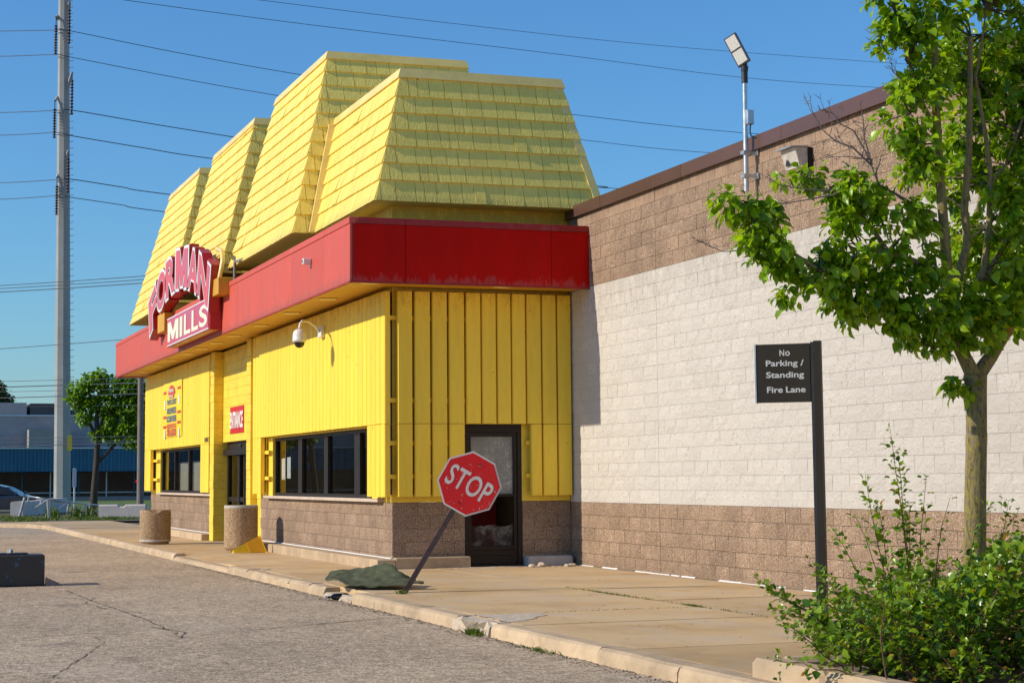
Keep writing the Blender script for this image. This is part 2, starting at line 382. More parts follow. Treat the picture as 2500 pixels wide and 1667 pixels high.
def mat_walk():
    mt, nt, bs, out = nodes('stained_concrete_slab'); P = pos(nt)
    n = noise(nt, P, 0.7, 6, 0.62); r = ramp(nt, [(0.28, (0.47, 0.300, 0.135)), (0.5, (0.60, 0.410, 0.205)), (0.74, (0.64, 0.475, 0.275))]); nt.links.new(n.outputs[0], r.inputs[0])
    g = noise(nt, P, 130, 2, 0.7); rg = ramp(nt, [(0.3, (0.80,)*3), (0.7, (1.14,)*3)]); nt.links.new(g.outputs[0], rg.inputs[0])
    c = mixc(nt, 1.0, r.outputs[0], rg.outputs[0], 'MULTIPLY')
    st = noise(nt, P, 1.3, 5, 0.7, (0.6, 2.2, 1)); rs = ramp(nt, [(0.56, (0,0,0)), (0.78, (1,1,1))]); nt.links.new(st.outputs[0], rs.inputs[0])
    c = mixc(nt, math_(nt, 'MULTIPLY', rs.outputs[0], 0.45), c, (0.27, 0.165, 0.075))
    gw = noise(nt, P, 0.9, 7, 0.72, (0.8, 1.3, 1)); rw = ramp(nt, [(0.46, (0,0,0)), (0.66, (1,1,1))]); nt.links.new(gw.outputs[0], rw.inputs[0])
    c = mixc(nt, math_(nt, 'MULTIPLY', rw.outputs[0], 0.55), c, (0.50, 0.41, 0.31))
    dk = noise(nt, P, 5.5, 6, 0.8, (1, 2.2, 1)); rd = ramp(nt, [(0.60, (0,0,0)), (0.72, (1,1,1))]); nt.links.new(dk.outputs[0], rd.inputs[0])
    c = mixc(nt, math_(nt, 'MULTIPLY', rd.outputs[0], 0.5), c, (0.21, 0.145, 0.085))
    pr = ramp(nt, [(0, (0.86,)*3), (1, (1.06,)*3)]); nt.links.new(piece_random(nt), pr.inputs[0])
    c = mixc(nt, 1.0, c, pr.outputs[0], 'MULTIPLY')
    nt.links.new(c, bs.inputs['Base Color']); bs.inputs['Roughness'].default_value = 0.9; bs.inputs['Specular IOR Level'].default_value = 0.3
    bump(nt, bs, math_(nt, 'ADD', g.outputs[0], n.outputs[0]), 0.25, 0.006)
    return mt
M['walk'] = mat_walk()
M['curb'] = paint('curb_concrete', (0.52, 0.385, 0.245), 0.92, 0.2, 2.2, (0.27, 0.19, 0.115), 0.65, 0.6, 30, piece=0.12, spec=0.25)
M['brokencurb'] = paint('fresh_broken_concrete', (0.54, 0.44, 0.33), 0.95, 0.25, 9, (0.24, 0.185, 0.135), 0.65, 0.9, 30)
M['crack'] = paint('crack_dirt', (0.135, 0.105, 0.078), 0.95, 0.4, 9, (0.24, 0.19, 0.145), 0.8, 0.5, 60)
M['soil'] = paint('soil', (0.14, 0.105, 0.065), 0.95, 0.3, 4, (0.10, 0.12, 0.03), 0.6, 0.8, 25)
M['mulch'] = speckle('gravel_bed', ((0.06, 0.045, 0.03), (0.24, 0.185, 0.13), (0.5, 0.42, 0.33)), 40, 0.95, 0.9, 0.2, 0.0, 0.02)
M['farlawn'] = paint('far_lawn', (0.095, 0.15, 0.018), 0.95, 0.3, 0.8, (0.16, 0.15, 0.05), 0.5, 0.6, 10)
M['paper'] = paint('paper', (0.70, 0.71, 0.70), 0.7, 0.03, 3)
def mat_crackglass(name, scale, dens, milky):
    """shattered laminated pane: crazed white cracks over smoky glass"""
    mt, nt, bs, out = nodes(name); P = pos(nt)
    jn = noise(nt, P, 9, 3, 0.6); vadd = nt.nodes.new('ShaderNodeVectorMath'); vadd.operation = 'MULTIPLY_ADD'
    nt.links.new(jn.outputs['Color'], vadd.inputs[0]); vadd.inputs[1].default_value = (0.05, 0.05, 0.05); nt.links.new(P, vadd.inputs[2])
    fac = None
    for sc_, wd in ((scale, 0.012), (scale*2.3, 0.022), (scale*5, 0.045)):
        v = nt.nodes.new('ShaderNodeTexVoronoi'); v.feature = 'DISTANCE_TO_EDGE'; v.inputs['Scale'].default_value = sc_
        nt.links.new(vadd.outputs[0], v.inputs['Vector'])
        r = ramp(nt, [(0.0, (1,1,1)), (wd*1.6, (0,0,0))]); nt.links.new(v.outputs['Distance'], r.inputs[0])
        k = noise(nt, P, 3.0, 3, 0.6); kr = ramp(nt, [(0.42, (0,0,0)), (0.62, (1,1,1))]); nt.links.new(k.outputs[0], kr.inputs[0])
        o_ = r.outputs[0] if fac is None else math_(nt, 'MULTIPLY', r.outputs[0], kr.outputs[0])
        o_ = math_(nt, 'MULTIPLY', o_, kr.outputs[0]) if fac is None else o_
        fac = o_ if fac is None else math_(nt, 'MAXIMUM', fac, o_)
    fac = math_(nt, 'ADD', math_(nt, 'MULTIPLY', fac, dens), milky, True)
    tr = nt.nodes.new('ShaderNodeBsdfTransparent'); tr.inputs[0].default_value = (0.5, 0.5, 0.48, 1)
    bs.inputs['Base Color'].default_value = (0.46, 0.46, 0.42, 1); bs.inputs['Roughness'].default_value = 0.25
    mx = nt.nodes.new('ShaderNodeMixShader'); nt.links.new(fac, mx.inputs[0]); nt.links.new(tr.outputs[0], mx.inputs[1]); nt.links.new(bs.outputs[0], mx.inputs[2])
    nt.links.new(mx.outputs[0], out.inputs[0])
    return mt
M['crackA'] = mat_crackglass('crazed_door_glass', 4.0, 0.6, 0.50)
M['crackB'] = mat_crackglass('shattered_door_glass', 11.0, 0.8, 0.05)
def mat_blackblock():
    mt, nt, bs, out = nodes('black_paint_over_blue'); P = pos(nt)
    n = noise(nt, P, 7, 5, 0.7); r = ramp(nt, [(0.60, (0.040, 0.034, 0.029)), (0.63, (0.03, 0.11, 0.22)), (0.70, (0.04, 0.16, 0.31)), (0.75, (0.40, 0.37, 0.34))]); nt.links.new(n.outputs[0], r.inputs[0])
    nt.links.new(r.outputs[0], bs.inputs['Base Color']); bs.inputs['Roughness'].default_value = 0.5
    bump(nt, bs, n.outputs[0], 0.3, 0.01); return mt
M['blackblock'] = mat_blackblock()
def mat_bark():
    mt, nt, bs, out = nodes('lichen_bark'); P = pos(nt)
    n = noise(nt, P, 40, 6, 0.8, (1, 1, 0.16)); r = ramp(nt, [(0.35, (0.06, 0.045, 0.032)), (0.6, (0.30, 0.235, 0.18))]); nt.links.new(n.outputs[0], r.inputs[0])
    l = noise(nt, P, 55, 5, 0.8, (1, 1, 0.45)); rl = ramp(nt, [(0.42, (0,0,0)), (0.60, (1,1,1))]); nt.links.new(l.outputs[0], rl.inputs[0])
    c = mixc(nt, math_(nt, 'MULTIPLY', rl.outputs[0], 0.85), r.outputs[0], (0.40, 0.32, 0.035))
    o_ = noise(nt, P, 5, 3, 0.6, (1, 1, 0.5)); ro = ramp(nt, [(0.66, (0,0,0)), (0.72, (1,1,1))]); nt.links.new(o_.outputs[0], ro.inputs[0])
    c = mixc(nt, math_(nt, 'MULTIPLY', ro.outputs[0], 0.8), c, (0.60, 0.20, 0.015))
    nt.links.new(c, bs.inputs['Base Color']); bs.inputs['Roughness'].default_value = 0.95
    bump(nt, bs, n.outputs[0], 1.0, 0.02); return mt
M['bark'] = mat_bark()
M['barkdark'] = paint('dark_bark', (0.060, 0.045, 0.032), 0.95, 0.3, 8, (0.12, 0.11, 0.03), 0.4, 0.6, 30, stretch=(1, 1, 0.3))

def mat_wornpaint():
    mt, nt, bs, out = nodes('worn_yellow_paint'); P = pos(nt)
    n = noise(nt, P, 22, 5, 0.85); r = ramp(nt, [(0.50, (0,0,0)), (0.62, (1,1,1))]); nt.links.new(n.outputs[0], r.inputs[0])
    bs.inputs['Base Color'].default_value = (0.66, 0.42, 0.10, 1); bs.inputs['Roughness'].default_value = 0.9
    tr = nt.nodes.new('ShaderNodeBsdfTransparent'); mx = nt.nodes.new('ShaderNodeMixShader')
    nt.links.new(math_(nt, 'MULTIPLY', r.outputs[0], 0.55), mx.inputs[0]); nt.links.new(tr.outputs[0], mx.inputs[1]); nt.links.new(bs.outputs[0], mx.inputs[2]); nt.links.new(mx.outputs[0], out.inputs[0])
    return mt
M['wornpaint'] = mat_wornpaint()

edge_stain(M['brownsmooth'], 5.70, 5.30, (0.16, 0.10, 0.07), 0.45)
edge_stain(M['brownblock'], -0.02, 0.42, (0.20, 0.145, 0.10), 0.45)
edge_stain(M['whiteblock'], 4.50, 3.3, (0.52, 0.45, 0.37), 0.35)
edge_stain(M['ywall'], 4.46, 3.9, (0.50, 0.28, 0.02), 0.5)
edge_stain(M['yshingle'], 7.7, 9.6, (0.80, 0.61, 0.12), 0.4)
# ================================================================ ground
EZ_ = Vector((0, 0, 1))
ZA = -0.13                                        # asphalt; the pavement top is z = 0
g = MB().quad((-420, -420, ZA), (420, -420, ZA), (420, 420, ZA), (-420, 420, ZA))
parking = g.build('parking_lot', M['asphalt'], None, 'structure')

def strip(pts, wd, z, jag=0.85):
    """ragged flat strip along xy points"""
    mb = MB(); out = []
    fine = []
    for (a, b) in zip(pts[:-1], pts[1:]):
        n = max(2, int(math.dist(a, b) / 0.10))
        for i in range(n): fine.append((a[0]+(b[0]-a[0])*i/n + rnd.gauss(0, 0.012), a[1]+(b[1]-a[1])*i/n + rnd.gauss(0, 0.012)))
    fine.append(pts[-1])
    for i, p in enumerate(fine):
        a = fine[max(0, i-1)]; b = fine[min(len(fine)-1, i+1)]
        dx, dy = b[0]-a[0], b[1]-a[1]; L = math.hypot(dx, dy) or 1
        w_ = wd * (1 - jag + 2*jag*rnd.random()) * (0.25 if i in (0, len(fine)-1) else 1)
        out.append(((p[0]-dy/L*w_, p[1]+dx/L*w_, z), (p[0]+dy/L*w_, p[1]-dx/L*w_, z)))
    for (a, b), (c, d) in zip(out[:-1], out[1:]): mb.quad(b, d, c, a)
    return mb
for pts, wd in (([(1.1,-8.22),(3.2,-8.16),(5.1,-8.08),(7.1,-7.98),(9.0,-7.97),(9.7,-7.99)], 0.008),
                ([(3.0,-8.02),(4.2,-8.30),(5.4,-8.15)], 0.007), ([(8.2,-8.1),(9.2,-7.86),(9.9,-8.02)], 0.011),
                ([(9.24,-9.69),(9.11,-9.26),(8.93,-8.81),(9.3,-8.4),(9.74,-7.93),(9.17,-7.07),(8.74,-6.26),(8.21,-5.39)], 0.006),
                ([(8.75,-6.45),(8.62,-6.1),(8.4,-5.8)], 0.013),
                ([(13.22,-9.61),(11.52,-9.15),(10.04,-8.78),(9.3,-8.8)], 0.005), ([(2.2,-8.6),(4.4,-7.9),(5.2,-7.5)], 0.005)):
    strip(pts, wd, ZA+0.004).build('crack', M['crack'], parking)

for k in range(8):                                 # worn yellow hatching before the ramp
    x = -8.4+k*0.85
    MB().quad((x, -8.1, ZA+.003), (x+.11, -8.1, ZA+.003), (x+.11, -5.35, ZA+.003), (x, -5.35, ZA+.003)).build('paint_stripe', M['wornpaint'], parking)
# ---------------------------------------------------------------- pavement in slabs
walk = MB().box(-40.1, 60, -4.95, 0.0, -0.35, -0.10).build('pavement', M['crack'], None, 'structure')
xs = [-40.2 + 2.7*k + 0.3 for k in range(0, 40)]
xs = [x for x in xs if x < 26]
def zfront(x):
    if -8.0 < x < -2.4: return -0.05
    if 4.2 < x < 5.6: return -0.05
    return 0.0
for x0, x1 in zip(xs[:-1], xs[1:]):
    g_ = 0.009
    for y0, y1 in ((-4.985, -2.4), (-2.4, -0.012)):
        if y1 > -1 and x1 < 0.1: continue           # under the building
        if y1 > -1 and x0 < 0.0: 
            xa = 0.01
        else: xa = x0
        za = zfront(xa+0.01) if y0 < -4 else 0.0; zb_ = zfront(x1-0.01) if y0 < -4 else 0.0
        dz = rnd.uniform(-0.003, 0.003)
        ym = y0+0.9 if y0 < -4 else (y0+y1)/2
        mb = MB()
        A = [(xa+g_, y0+g_, za+dz), (x1-g_, y0+g_, zb_+dz), (x1-g_, ym, dz), (xa+g_, ym, dz), (x1-g_, y1-g_, dz), (xa+g_, y1-g_, dz)]
        B = [(p[0], p[1], -0.12) for p in A]
        mb.add(A+B, [(0,1,2,3),(3,2,4,5),(0,6,7,1),(1,7,8,2),(2,8,10,4),(4,10,11,5),(5,11,9,3),(3,9,6,0)])
        mb.build('slab', M['walk'], walk)
    if x1 <= 0.1:   # slab between front wall and the long joint
        pass
# curb stones along the edge
cx = [-34.0, -31.1, -28.0, -24.6, -21.5, -18.6, -15.9, -13.6, -11.4, -9.3, -8.0, -5.6, -2.4, -0.9, 0.6, 2.2, 3.4, 4.25, 5.75, 6.8, 8.55, 9.95, 11.1, 13.85, 15.45, 16.7, 18.9, 21.5]
def curbpiece(x0, x1, z0a, z1a, mat, rough=0.0, name='curb_stone'):
    n = max(2, int((x1-x0)/0.16)) if rough else max(1, int((x1-x0)/0.5)); prof = []
    mb = MB(); rows = []
    for i in range(n+1):
        t = i/n; x = x0+0.006+(x1-x0-0.012)*t; z = z0a+(z1a-z0a)*t
        j = lambda k=1.0: rnd.gauss(0, rough*k) if rough else rnd.gauss(0, 0.0025)
        rows.append([(x, -5.21+j(1.5), ZA-0.05), (x, -5.205+j(1.5), z-0.055+j()), (x, -5.19+j(1.5), z-0.018+j()), (x, -5.155+j(), z+0.002+j(0.5)), (x, -4.99, z+0.002+j(0.3)), (x, -4.99, ZA-0.05)])
    vs = [p for r in rows for p in r]; fs = []
    for i in range(n):
        for k in range(5): fs.append((i*6+k, (i+1)*6+k, (i+1)*6+k+1, i*6+k+1))
    fs += [tuple(range(6)), tuple(range(n*6, n*6+6))[::-1]]
    mb.add(vs, fs)
    o = mb.build(name, mat, walk); fixn(o.data); return o
for x0, x1 in zip(cx[:-1], cx[1:]):
    if (x0, x1) == (4.25, 5.75): curbpiece(x0, x1, -0.065, -0.06, M['brokencurb'], 0.016)
    elif (x0, x1) == (9.95, 11.1): curbpiece(x0, x1, -0.012, -0.004, M['brokencurb'], 0.020)
    elif x0 in (-8.0, -5.6): curbpiece(x0, x1, -0.055, -0.055, M['curb'])
    elif x0 in (3.4, 0.6, -0.9): curbpiece(x0, x1, -0.006, -0.014, M['curb'], 0.007)
    else: curbpiece(x0, x1, 0.0, 0.0, M['curb'])
# the curb swings out to the left beyond the last slab
arc = [(-34.0,-5.1),(-36.3,-5.55),(-38.2,-6.6),(-39.4,-8.4),(-39.9,-11.0),(-40.0,-15.0),(-40.0,-22.0),(-40.0,-30.0)]
for (xa, ya), (xb, yb0) in zip(arc[:-1], arc[1:]):
    d = Vector((xb-xa, yb0-ya, 0)).normalized(); nn0 = Vector((-d.y, d.x, 0))
    if nn0.x < 0: nn0 = -nn0
    a_, b_ = Vector((xa, ya, 0))+d*.01, Vector((xb, yb0, 0))-d*.01
    mbq = MB(); mbq.hexa([a_-nn0*.08+EZ_*(ZA-.05), b_-nn0*.08+EZ_*(ZA-.05), b_+nn0*.1+EZ_*(ZA-.05), a_+nn0*.1+EZ_*(ZA-.05), a_-nn0*.08, b_-nn0*.08, b_+nn0*.08, a_+nn0*.08]); oq = mbq.build('curb_stone', M['curb'], walk); fixn(oq.data)
fill = MB(); fill.add([(-40.1,-4.99,-.012),(-34.0,-4.99,-.012),(-34.0,-5.1,-.012),(-36.3,-5.5,-.012),(-38.2,-6.55,-.012),(-39.4,-8.35,-.012),(-39.9,-11,-.012),(-40.1,-12,-.012)], [tuple(range(8))[::-1]]); fill.build('corner_slab', M['walk'], walk)
# pale chipped patches in the slabs beside the two broken curb pieces
def patch(pts, z, mat, name='chipped_patch'):
    c = (sum(p[0] for p in pts)/len(pts), sum(p[1] for p in pts)/len(pts)); ring = []
    for a, b in zip(pts, pts[1:]+pts[:1]):
        n = max(2, int(math.dist(a, b)/0.09))
        for i in range(n): ring.append((a[0]+(b[0]-a[0])*i/n+rnd.gauss(0, .02), a[1]+(b[1]-a[1])*i/n+rnd.gauss(0, .02), z+rnd.uniform(0, .003)))
    mb = MB(); mb.add([(c[0], c[1], z+0.004)]+ring, [(0, i+1, (i+1) % len(ring)+1) for i in range(len(ring))])
    o = mb.build(name, mat, walk); fixn(o.data)
    if o.data.polygons[0].normal.z < 0: o.data.flip_normals()
    return o
patch([(9.95,-4.99),(11.05,-4.99),(10.9,-4.78),(10.35,-4.35),(10.05,-4.25),(9.98,-4.6)], 0.005, M['brokencurb'])
patch([(4.3,-4.98),(5.7,-4.98),(5.2,-4.82),(4.6,-4.7),(3.9,-4.75)], -0.036, M['brokencurb'])
patch([(-1.6,-4.98),(-0.6,-4.98),(-0.9,-4.80)], 0.005, M['brokencurb'])
# dirt washed against the foot of the curb
mb = MB()
for i in range(2600):
    x = rnd.uniform(-6, 18); y = -5.215 - abs(rnd.gauss(0, 0.09)); s_ = rnd.uniform(0.004, 0.016)
    a = rnd.uniform(0, 6.28); p = [(x+s_*rnd.uniform(.5, 1.2)*math.cos(a+k*2.1), y+s_*rnd.uniform(.5, 1.2)*math.sin(a+k*2.1), ZA+0.002) for k in range(3)]
    mb.add(p+[(x, y, ZA+s_*rnd.uniform(.4, .9))], [(0,1,3),(1,2,3),(2,0,3)])
mb.build('gutter_dirt', M['crack'], None, 'stuff', 'brown grit and crumbs lying along the foot of the curb', 'grit')
# weeds in the long joint
def leafblade(mb, p, h, wd, lean=0.5):
    a = rnd.uniform(0, 6.28); d = Vector((math.cos(a), math.sin(a), 0)); sd = Vector((-d.y, d.x, 0))*wd
    b = Vector(p); m_ = b + d*h*lean*0.4 + Vector((0,0,h*0.6)); t = b + d*h*lean + Vector((0,0,h))
    mb.add([b-sd, b+sd, m_+sd*0.8, m_-sd*0.8, t], [(0,1,2,3),(3,2,4)])
mb = MB()
for i in range(700):
    x = rnd.choice([rnd.gauss(7.4, 0.6), rnd.gauss(9.75, 0.12), rnd.uniform(5.9, 12.5)]); leafblade(mb, (x, -2.4+rnd.gauss(0, .012), 0.0), rnd.uniform(.008, .03), .004, 1.5)
for i in range(160):
    leafblade(mb, (9.9+rnd.gauss(0, .01), rnd.uniform(-4.2, -2.4), 0), rnd.uniform(.006, .015), .004, 1.5)
for i in range(60): leafblade(mb, (6.15+rnd.gauss(0, .05), -4.66+rnd.gauss(0, .04), 0), rnd.uniform(.02, .06), .008, 1.0)
for i in range(90): leafblade(mb, (10.75+rnd.gauss(0, .10), -5.27+rnd.gauss(0, .03), ZA), rnd.uniform(.03, .08), .012, 1.2)
for i in range(70): leafblade(mb, (12.7+rnd.gauss(0, .25), -5.27+rnd.gauss(0, .03), ZA), rnd.uniform(.01, .04), .008, 1.5)
mb.build('joint_weeds', M['grass'], None, 'stuff', 'small green weeds growing in the joints of the pavement', 'weeds')

# ---------------------------------------------------------------- verge beyond the pavement
v = MB()
nx, ny = 24, 40; X0, X1, Y0, Y1 = -72.0, -40.1, -42.0, 14.0
gv = {}
for i in range(nx+1):
    for j in range(ny+1):
        x = X0+(X1-X0)*i/nx; y = Y0+(Y1-Y0)*j/ny
        e = min(i, nx-i, 3)/3
        gv[i, j] = len(v.v); v.v.append((x, y, -0.03 + 0.10*e*(0.5+0.5*math.sin(x*0.7)*math.cos(y*0.9)) ))
for i in range(nx):
    for j in range(ny): v.f.append([gv[i,j], gv[i+1,j], gv[i+1,j+1], gv[i,j+1]]); v.mi.append(0); v.sm.append(True)
v.build('verge', M['soil'], None, 'structure')
mb = MB()
for i in range(11000):
    x = -40.3 - abs(rnd.gauss(0, 5)); y = rnd.uniform(-14, 2.5)
    if math.sin(x*1.9)+math.sin(y*2.3+1) < -0.75: continue
    leafblade(mb, (x, y, 0.0), rnd.uniform(.04, .13), .018, 0.9)
for cxx, cyy in ((-45.5, -2.9), (-47.5, -2.2), (-46.0, -1.2), (-44.0, -4.0)):
    for i in range(60): leafblade(mb, (cxx+rnd.gauss(0, .2), cyy+rnd.gauss(0, .15), 0.02), rnd.uniform(.2, .55), .02, 0.4)
mb.build('verge_grass', M['grass'], None, 'stuff', 'ragged green grass growing on the verge beyond the pavement', 'grass')
MB().quad((-120, -60, ZA+0.03), (-74, -60, ZA+0.03), (-74, 60, ZA+0.03), (-120, 60, ZA+0.03)).build('lawn', M['farlawn'], None, 'structure')
# ================================================================ the big block-walled store
CH, BL = 0.2032, 0.4064
def block_variants(name, mat, L, H, n=6, depth=0.10, amp=0.010, nx=3, nz=2, axis='y', j=0.003):
    """rough-faced block, face towards -y (axis y) or +x (axis x); origin at its lower left back corner on the wall line"""
    out = []
    for k in range(n):
        mb = MB(); vs = []
        for a in range(nz+1):
            for b in range(nx+1):
                u = j + (L-2*j)*b/nx; z = j + (H-2*j)*a/nz
                edge = a in (0, nz) or b in (0, nx)
                d = -(rnd.uniform(0.0, amp*0.35) if edge else rnd.uniform(amp*0.3, amp*1.3))
                vs.append((u, d, z))
        W_ = nx+1; fs = []
        for a in range(nz):
            for b in range(nx): fs.append((a*W_+b, a*W_+b+1, (a+1)*W_+b+1, (a+1)*W_+b))
        nb = len(vs)
        for a, b in ((0,0),(0,nx),(nz,nx),(nz,0)):
            p = vs[a*W_+b]; vs.append((p[0], depth, p[2]))
        bot = [b for b in range(nx+1)]; top = [nz*W_+b for b in range(nx+1)]; lef = [a*W_ for a in range(nz+1)]; rig = [a*W_+nx for a in range(nz+1)]
        fs += [tuple(bot[::-1])+(nb, nb+1), tuple(top)+(nb+2, nb+3), tuple(lef)+(nb+3, nb), tuple(rig[::-1])+(nb+1, nb+2)]
        if axis == 'x': vs = [(-p[1], p[0], p[2]) for p in vs]
        mb.add(vs, fs); out.append(mb.mesh(name, mat))
    return out
def merge_into(mb, me, loc, mi=0):
    co = [(v_.co.x+loc[0], v_.co.y+loc[1], v_.co.z+loc[2]) for v_ in me.vertices]
    mb.add(co, [tuple(p.vertices) for p in me.polygons], mi)

store = empty('store_building', (12, 6, 0), 'long store wall of brown and white painted concrete blocks with brown metal coping', 'building')
XE = 26.0
core = MB()
core.box(0.0, XE, 0.012, 0.30, -0.2, 5*CH, 0); core.box(0.0, XE, 0.005, 0.30, 5*CH, 22*CH, 1); core.box(0.0, XE, 0.010, 0.30, 22*CH, 5.84, 0)
core.box(-26.0, XE, 0.31, 30.0, -0.2, 27.6*CH, 0)
core.build('wall', [M['mortar'], M['whitejoint']], store)
BV = {'b': block_variants('block', M['brownblock'], BL, CH, amp=0.014), 'w': block_variants('block', M['whiteblock'], BL, CH, amp=0.012, j=0.002), 's': block_variants('block', M['brownsmooth'], BL, CH, amp=0.0015, nx=1, nz=1)}
BH = {'b': block_variants('block', M['brownblock'], BL/2, CH, amp=0.014, nx=2), 'w': block_variants('block', M['whiteblock'], BL/2, CH, amp=0.012, nx=2, j=0.002), 's': block_variants('block', M['brownsmooth'], BL/2, CH, amp=0.0015, nx=1, nz=1)}
rest = MB(); cnt = 0
XJ = 3.56                                            # control joint
for r in range(28):
    t = 'b' if r < 5 else ('w' if r < 22 else ('b' if r < 27 else 's'))
    cuts = []
    for (a, b) in ((0.0, XJ-0.002), (XJ+0.002, XE)):
        x = a
        if r % 2 == 0: cuts.append((x, BL/2)); x += BL/2
        while x + BL <= b+1e-6: cuts.append((x, BL)); x += BL
        if b - x > 0.09: cuts.append((x, b-x))
    for (x, L) in cuts:
        me = rnd.choice((BV if L > 0.3 else BH)[t])
        full = abs(L-BL) < 1e-4 or abs(L-BL/2) < 1e-4
        if full and 5.15 <= x <= 9.35 and cnt < 300:
            link('block', me, store, Vector((x, 0.0, r*CH)) - wloc(store)); cnt += 1
        elif full: merge_into(rest, me, (x, 0.0, r*CH), {'b':0,'w':1,'s':2}[t])
        else:
            rest.box(x+.0035, x+L-.0035, -0.004, 0.1, r*CH+.0035, (r+1)*CH-.0035, {'b':0,'w':1,'s':2}[t])
rest.build('block_courses', [M['brownblock'], M['whiteblock'], M['brownsmooth']], store, 'stuff')
# coping in lengths
x = 0.0
cpx = [0.0, 1.55, 4.6, 7.65, 10.7, 13.75, 16.8, 19.85, 22.9, XE+0.05]
for a, b in zip(cpx[:-1], cpx[1:]):
    mb = MB(); e = 0.004
    mb.box(a+e, b-e, -0.055, 0.36, 5.845, 5.865); mb.box(a+e, b-e, -0.055, -0.045, 5.685, 5.845); mb.box(a+e, b-e, -0.068, -0.044, 5.672, 5.685)
    mb.build('coping', M['coping'], store)
mb = MB(); x = 0.35
while x < 11.5:
    L = rnd.uniform(.15, .7)
    if rnd.random() < .6:
        z = rnd.uniform(.004, .012); mb.hexa([(x, -.016-rnd.uniform(0, .02), -.002), (x+L, -.016-rnd.uniform(0, .02), -.002), (x+L, -.001, -.002), (x, -.001, -.002), (x+.01, -.012, z+rnd.uniform(.0, .006)), (x+L-.01, -.012, z+rnd.uniform(.0, .006)), (x+L, -.001, z+.006), (x, -.001, z+.006)])
    x += L+rnd.uniform(0, .06)
mb.build('caulk_line', M['caulk'], store, 'stuff')
MB().box(XJ-.007, XJ+.007, .0005, .02, 5*CH, 22*CH).build('joint_sealant', M['whitejoint'], store)
MB().box(XJ-.007, XJ+.007, .001, .02, 22*CH+.002, 27*CH).build('joint_sealant', M['mortar'], store)
# ================================================================ yellow entrance building
W, D_, LX = 3.043, 0.945, 25.5
ZF0, ZF1, ZS = 4.443, 5.455, 2.285
pav = empty('entrance_building', (-12.7, -1.5, 0), 'bright yellow boarded entrance building with red fascia and shingled mansard hoods', 'building')
P_ = pav
# ---- walls
wl = MB(); T = 0.22
def fw(x0, x1, z0, z1, mi=0): wl.box(x0, x1, -W, -W+T, z0, z1, mi)
fw(-LX, -23.85, 1.04, 2.262); fw(-16.33, -15.36, 1.04, 2.262); fw(-LX, -15.36, 2.265, 4.47)
fw(-10.19, -8.97, 1.04, 2.262); fw(-1.22, 0.0, 1.04, 2.262); fw(-10.19, 0.0, 2.265, 4.47)
def ew(y0, y1, z0, z1, mi=0): wl.box(-T, -0.001, y0, y1, z0, z1, mi)
ew(-W+T+0.001, -1.835, 1.04, 4.469); ew(-1.833, -0.858, 2.285, 4.468); ew(-0.856, -0.013, 1.04, 4.469)
wl.box(-LX, -LX+T, -W+T+0.001, 0, 1.04, 4.469)
# brown base cores
for a, b in ((-LX, -15.37), (-10.19, -0.001)): wl.box(a, b, -W+0.012, -W+T, -0.1, 1.035, 1)
wl.box(-T, -0.012, -W+T+0.001, -1.84, -0.1, 1.034, 1); wl.box(-T, -0.012, -0.85, -0.013, -0.1, 1.034, 1); wl.box(-LX+0.012, -LX+T, -W+T+0.001, 0, -0.1, 1.034, 1)
wl.build('wall', [M['ywall'], M['mortar']], P_, 'stuff')
# piers of the entrance bay in painted block
def pier(x0, x1, y0, y1, z1, name='pier'):
    mb = MB(); z = 0.0
    while z < z1-0.02:
        h = min(CH, z1-z); e = 0.003; jx = rnd.uniform(-.006, .006); jy = rnd.uniform(-.006, .004)
        mb.box(x0+jx, x1+jx*0.5, y0+jy, y1, z+e, z+h-e, 0, 0.006); z += h
    mb.box(x0+.012, x1-.012, y0+.012, y1-.01, 0, z1)
    return mb.build(name, M['ywall'], P_)
pier(-15.34, -14.87, -3.19, -2.72, 4.44); pier(-11.08, -10.66, -3.17, -2.72, 4.44); pier(-10.655, -10.20, -W+0.02, -2.72, 4.44)
inf = MB(); z = 2.30; k = 0
while z < 4.43:
    h = min(CH, 4.44-z); x = -14.865 - (BL/2 if k % 2 else 0)
    while x < -11.09:
        a = max(x, -14.865); b = min(x+BL, -11.085)
        if b-a > 0.05: inf.box(a+.002, b-.002, -2.965, -2.90, z+.002, z+h-.002, 0, 0.003)
        x += BL
    z += h; k += 1
inf.box(-14.866, -11.084, -2.955, -2.75, 2.30, 4.44)
inf.build('lintel_panel', M['ywall'], P_, 'stuff')
# ---- brown split-face blocks of the base: each a piece
PH = 1.035/5
pbv = {a: block_variants('block', M['brownblock'], BL, PH, amp=0.014, axis=a) for a in 'yx'}
phv = {a: block_variants('block', M['brownblock'], BL/2, PH, amp=0.014, nx=2, axis=a) for a in 'yx'}
for r in range(5):
    for a, b in ((-LX, -15.37), (-10.19, 0.0)):
        x = b - (BL/2 if r % 2 else BL)
        if r % 2: link('block', rnd.choice(phv['y']), P_, Vector((x, -W, r*PH))-wloc(P_))
        else: link('block', rnd.choice(pbv['y']), P_, Vector((x, -W, r*PH))-wloc(P_))
        while x - BL >= a-0.05:
            x -= BL; link('block', rnd.choice(pbv['y']), P_, Vector((x, -W, r*PH))-wloc(P_))
    for a, b in ((-W+0.01, -1.84), (-0.85, -0.012)):
        y = a
        if r % 2: link('block', rnd.choice(phv['x']), P_, Vector((0, y, r*PH))-wloc(P_)); y += BL/2
        while y + BL <= b+0.02: link('block', rnd.choice(pbv['x']), P_, Vector((0, y, r*PH))-wloc(P_)); y += BL
        if b-y > 0.08: MB().box(-0.1, 0.006, y+.003, b, r*PH+.003, (r+1)*PH-.003).build('block', M['brownblock'], P_)
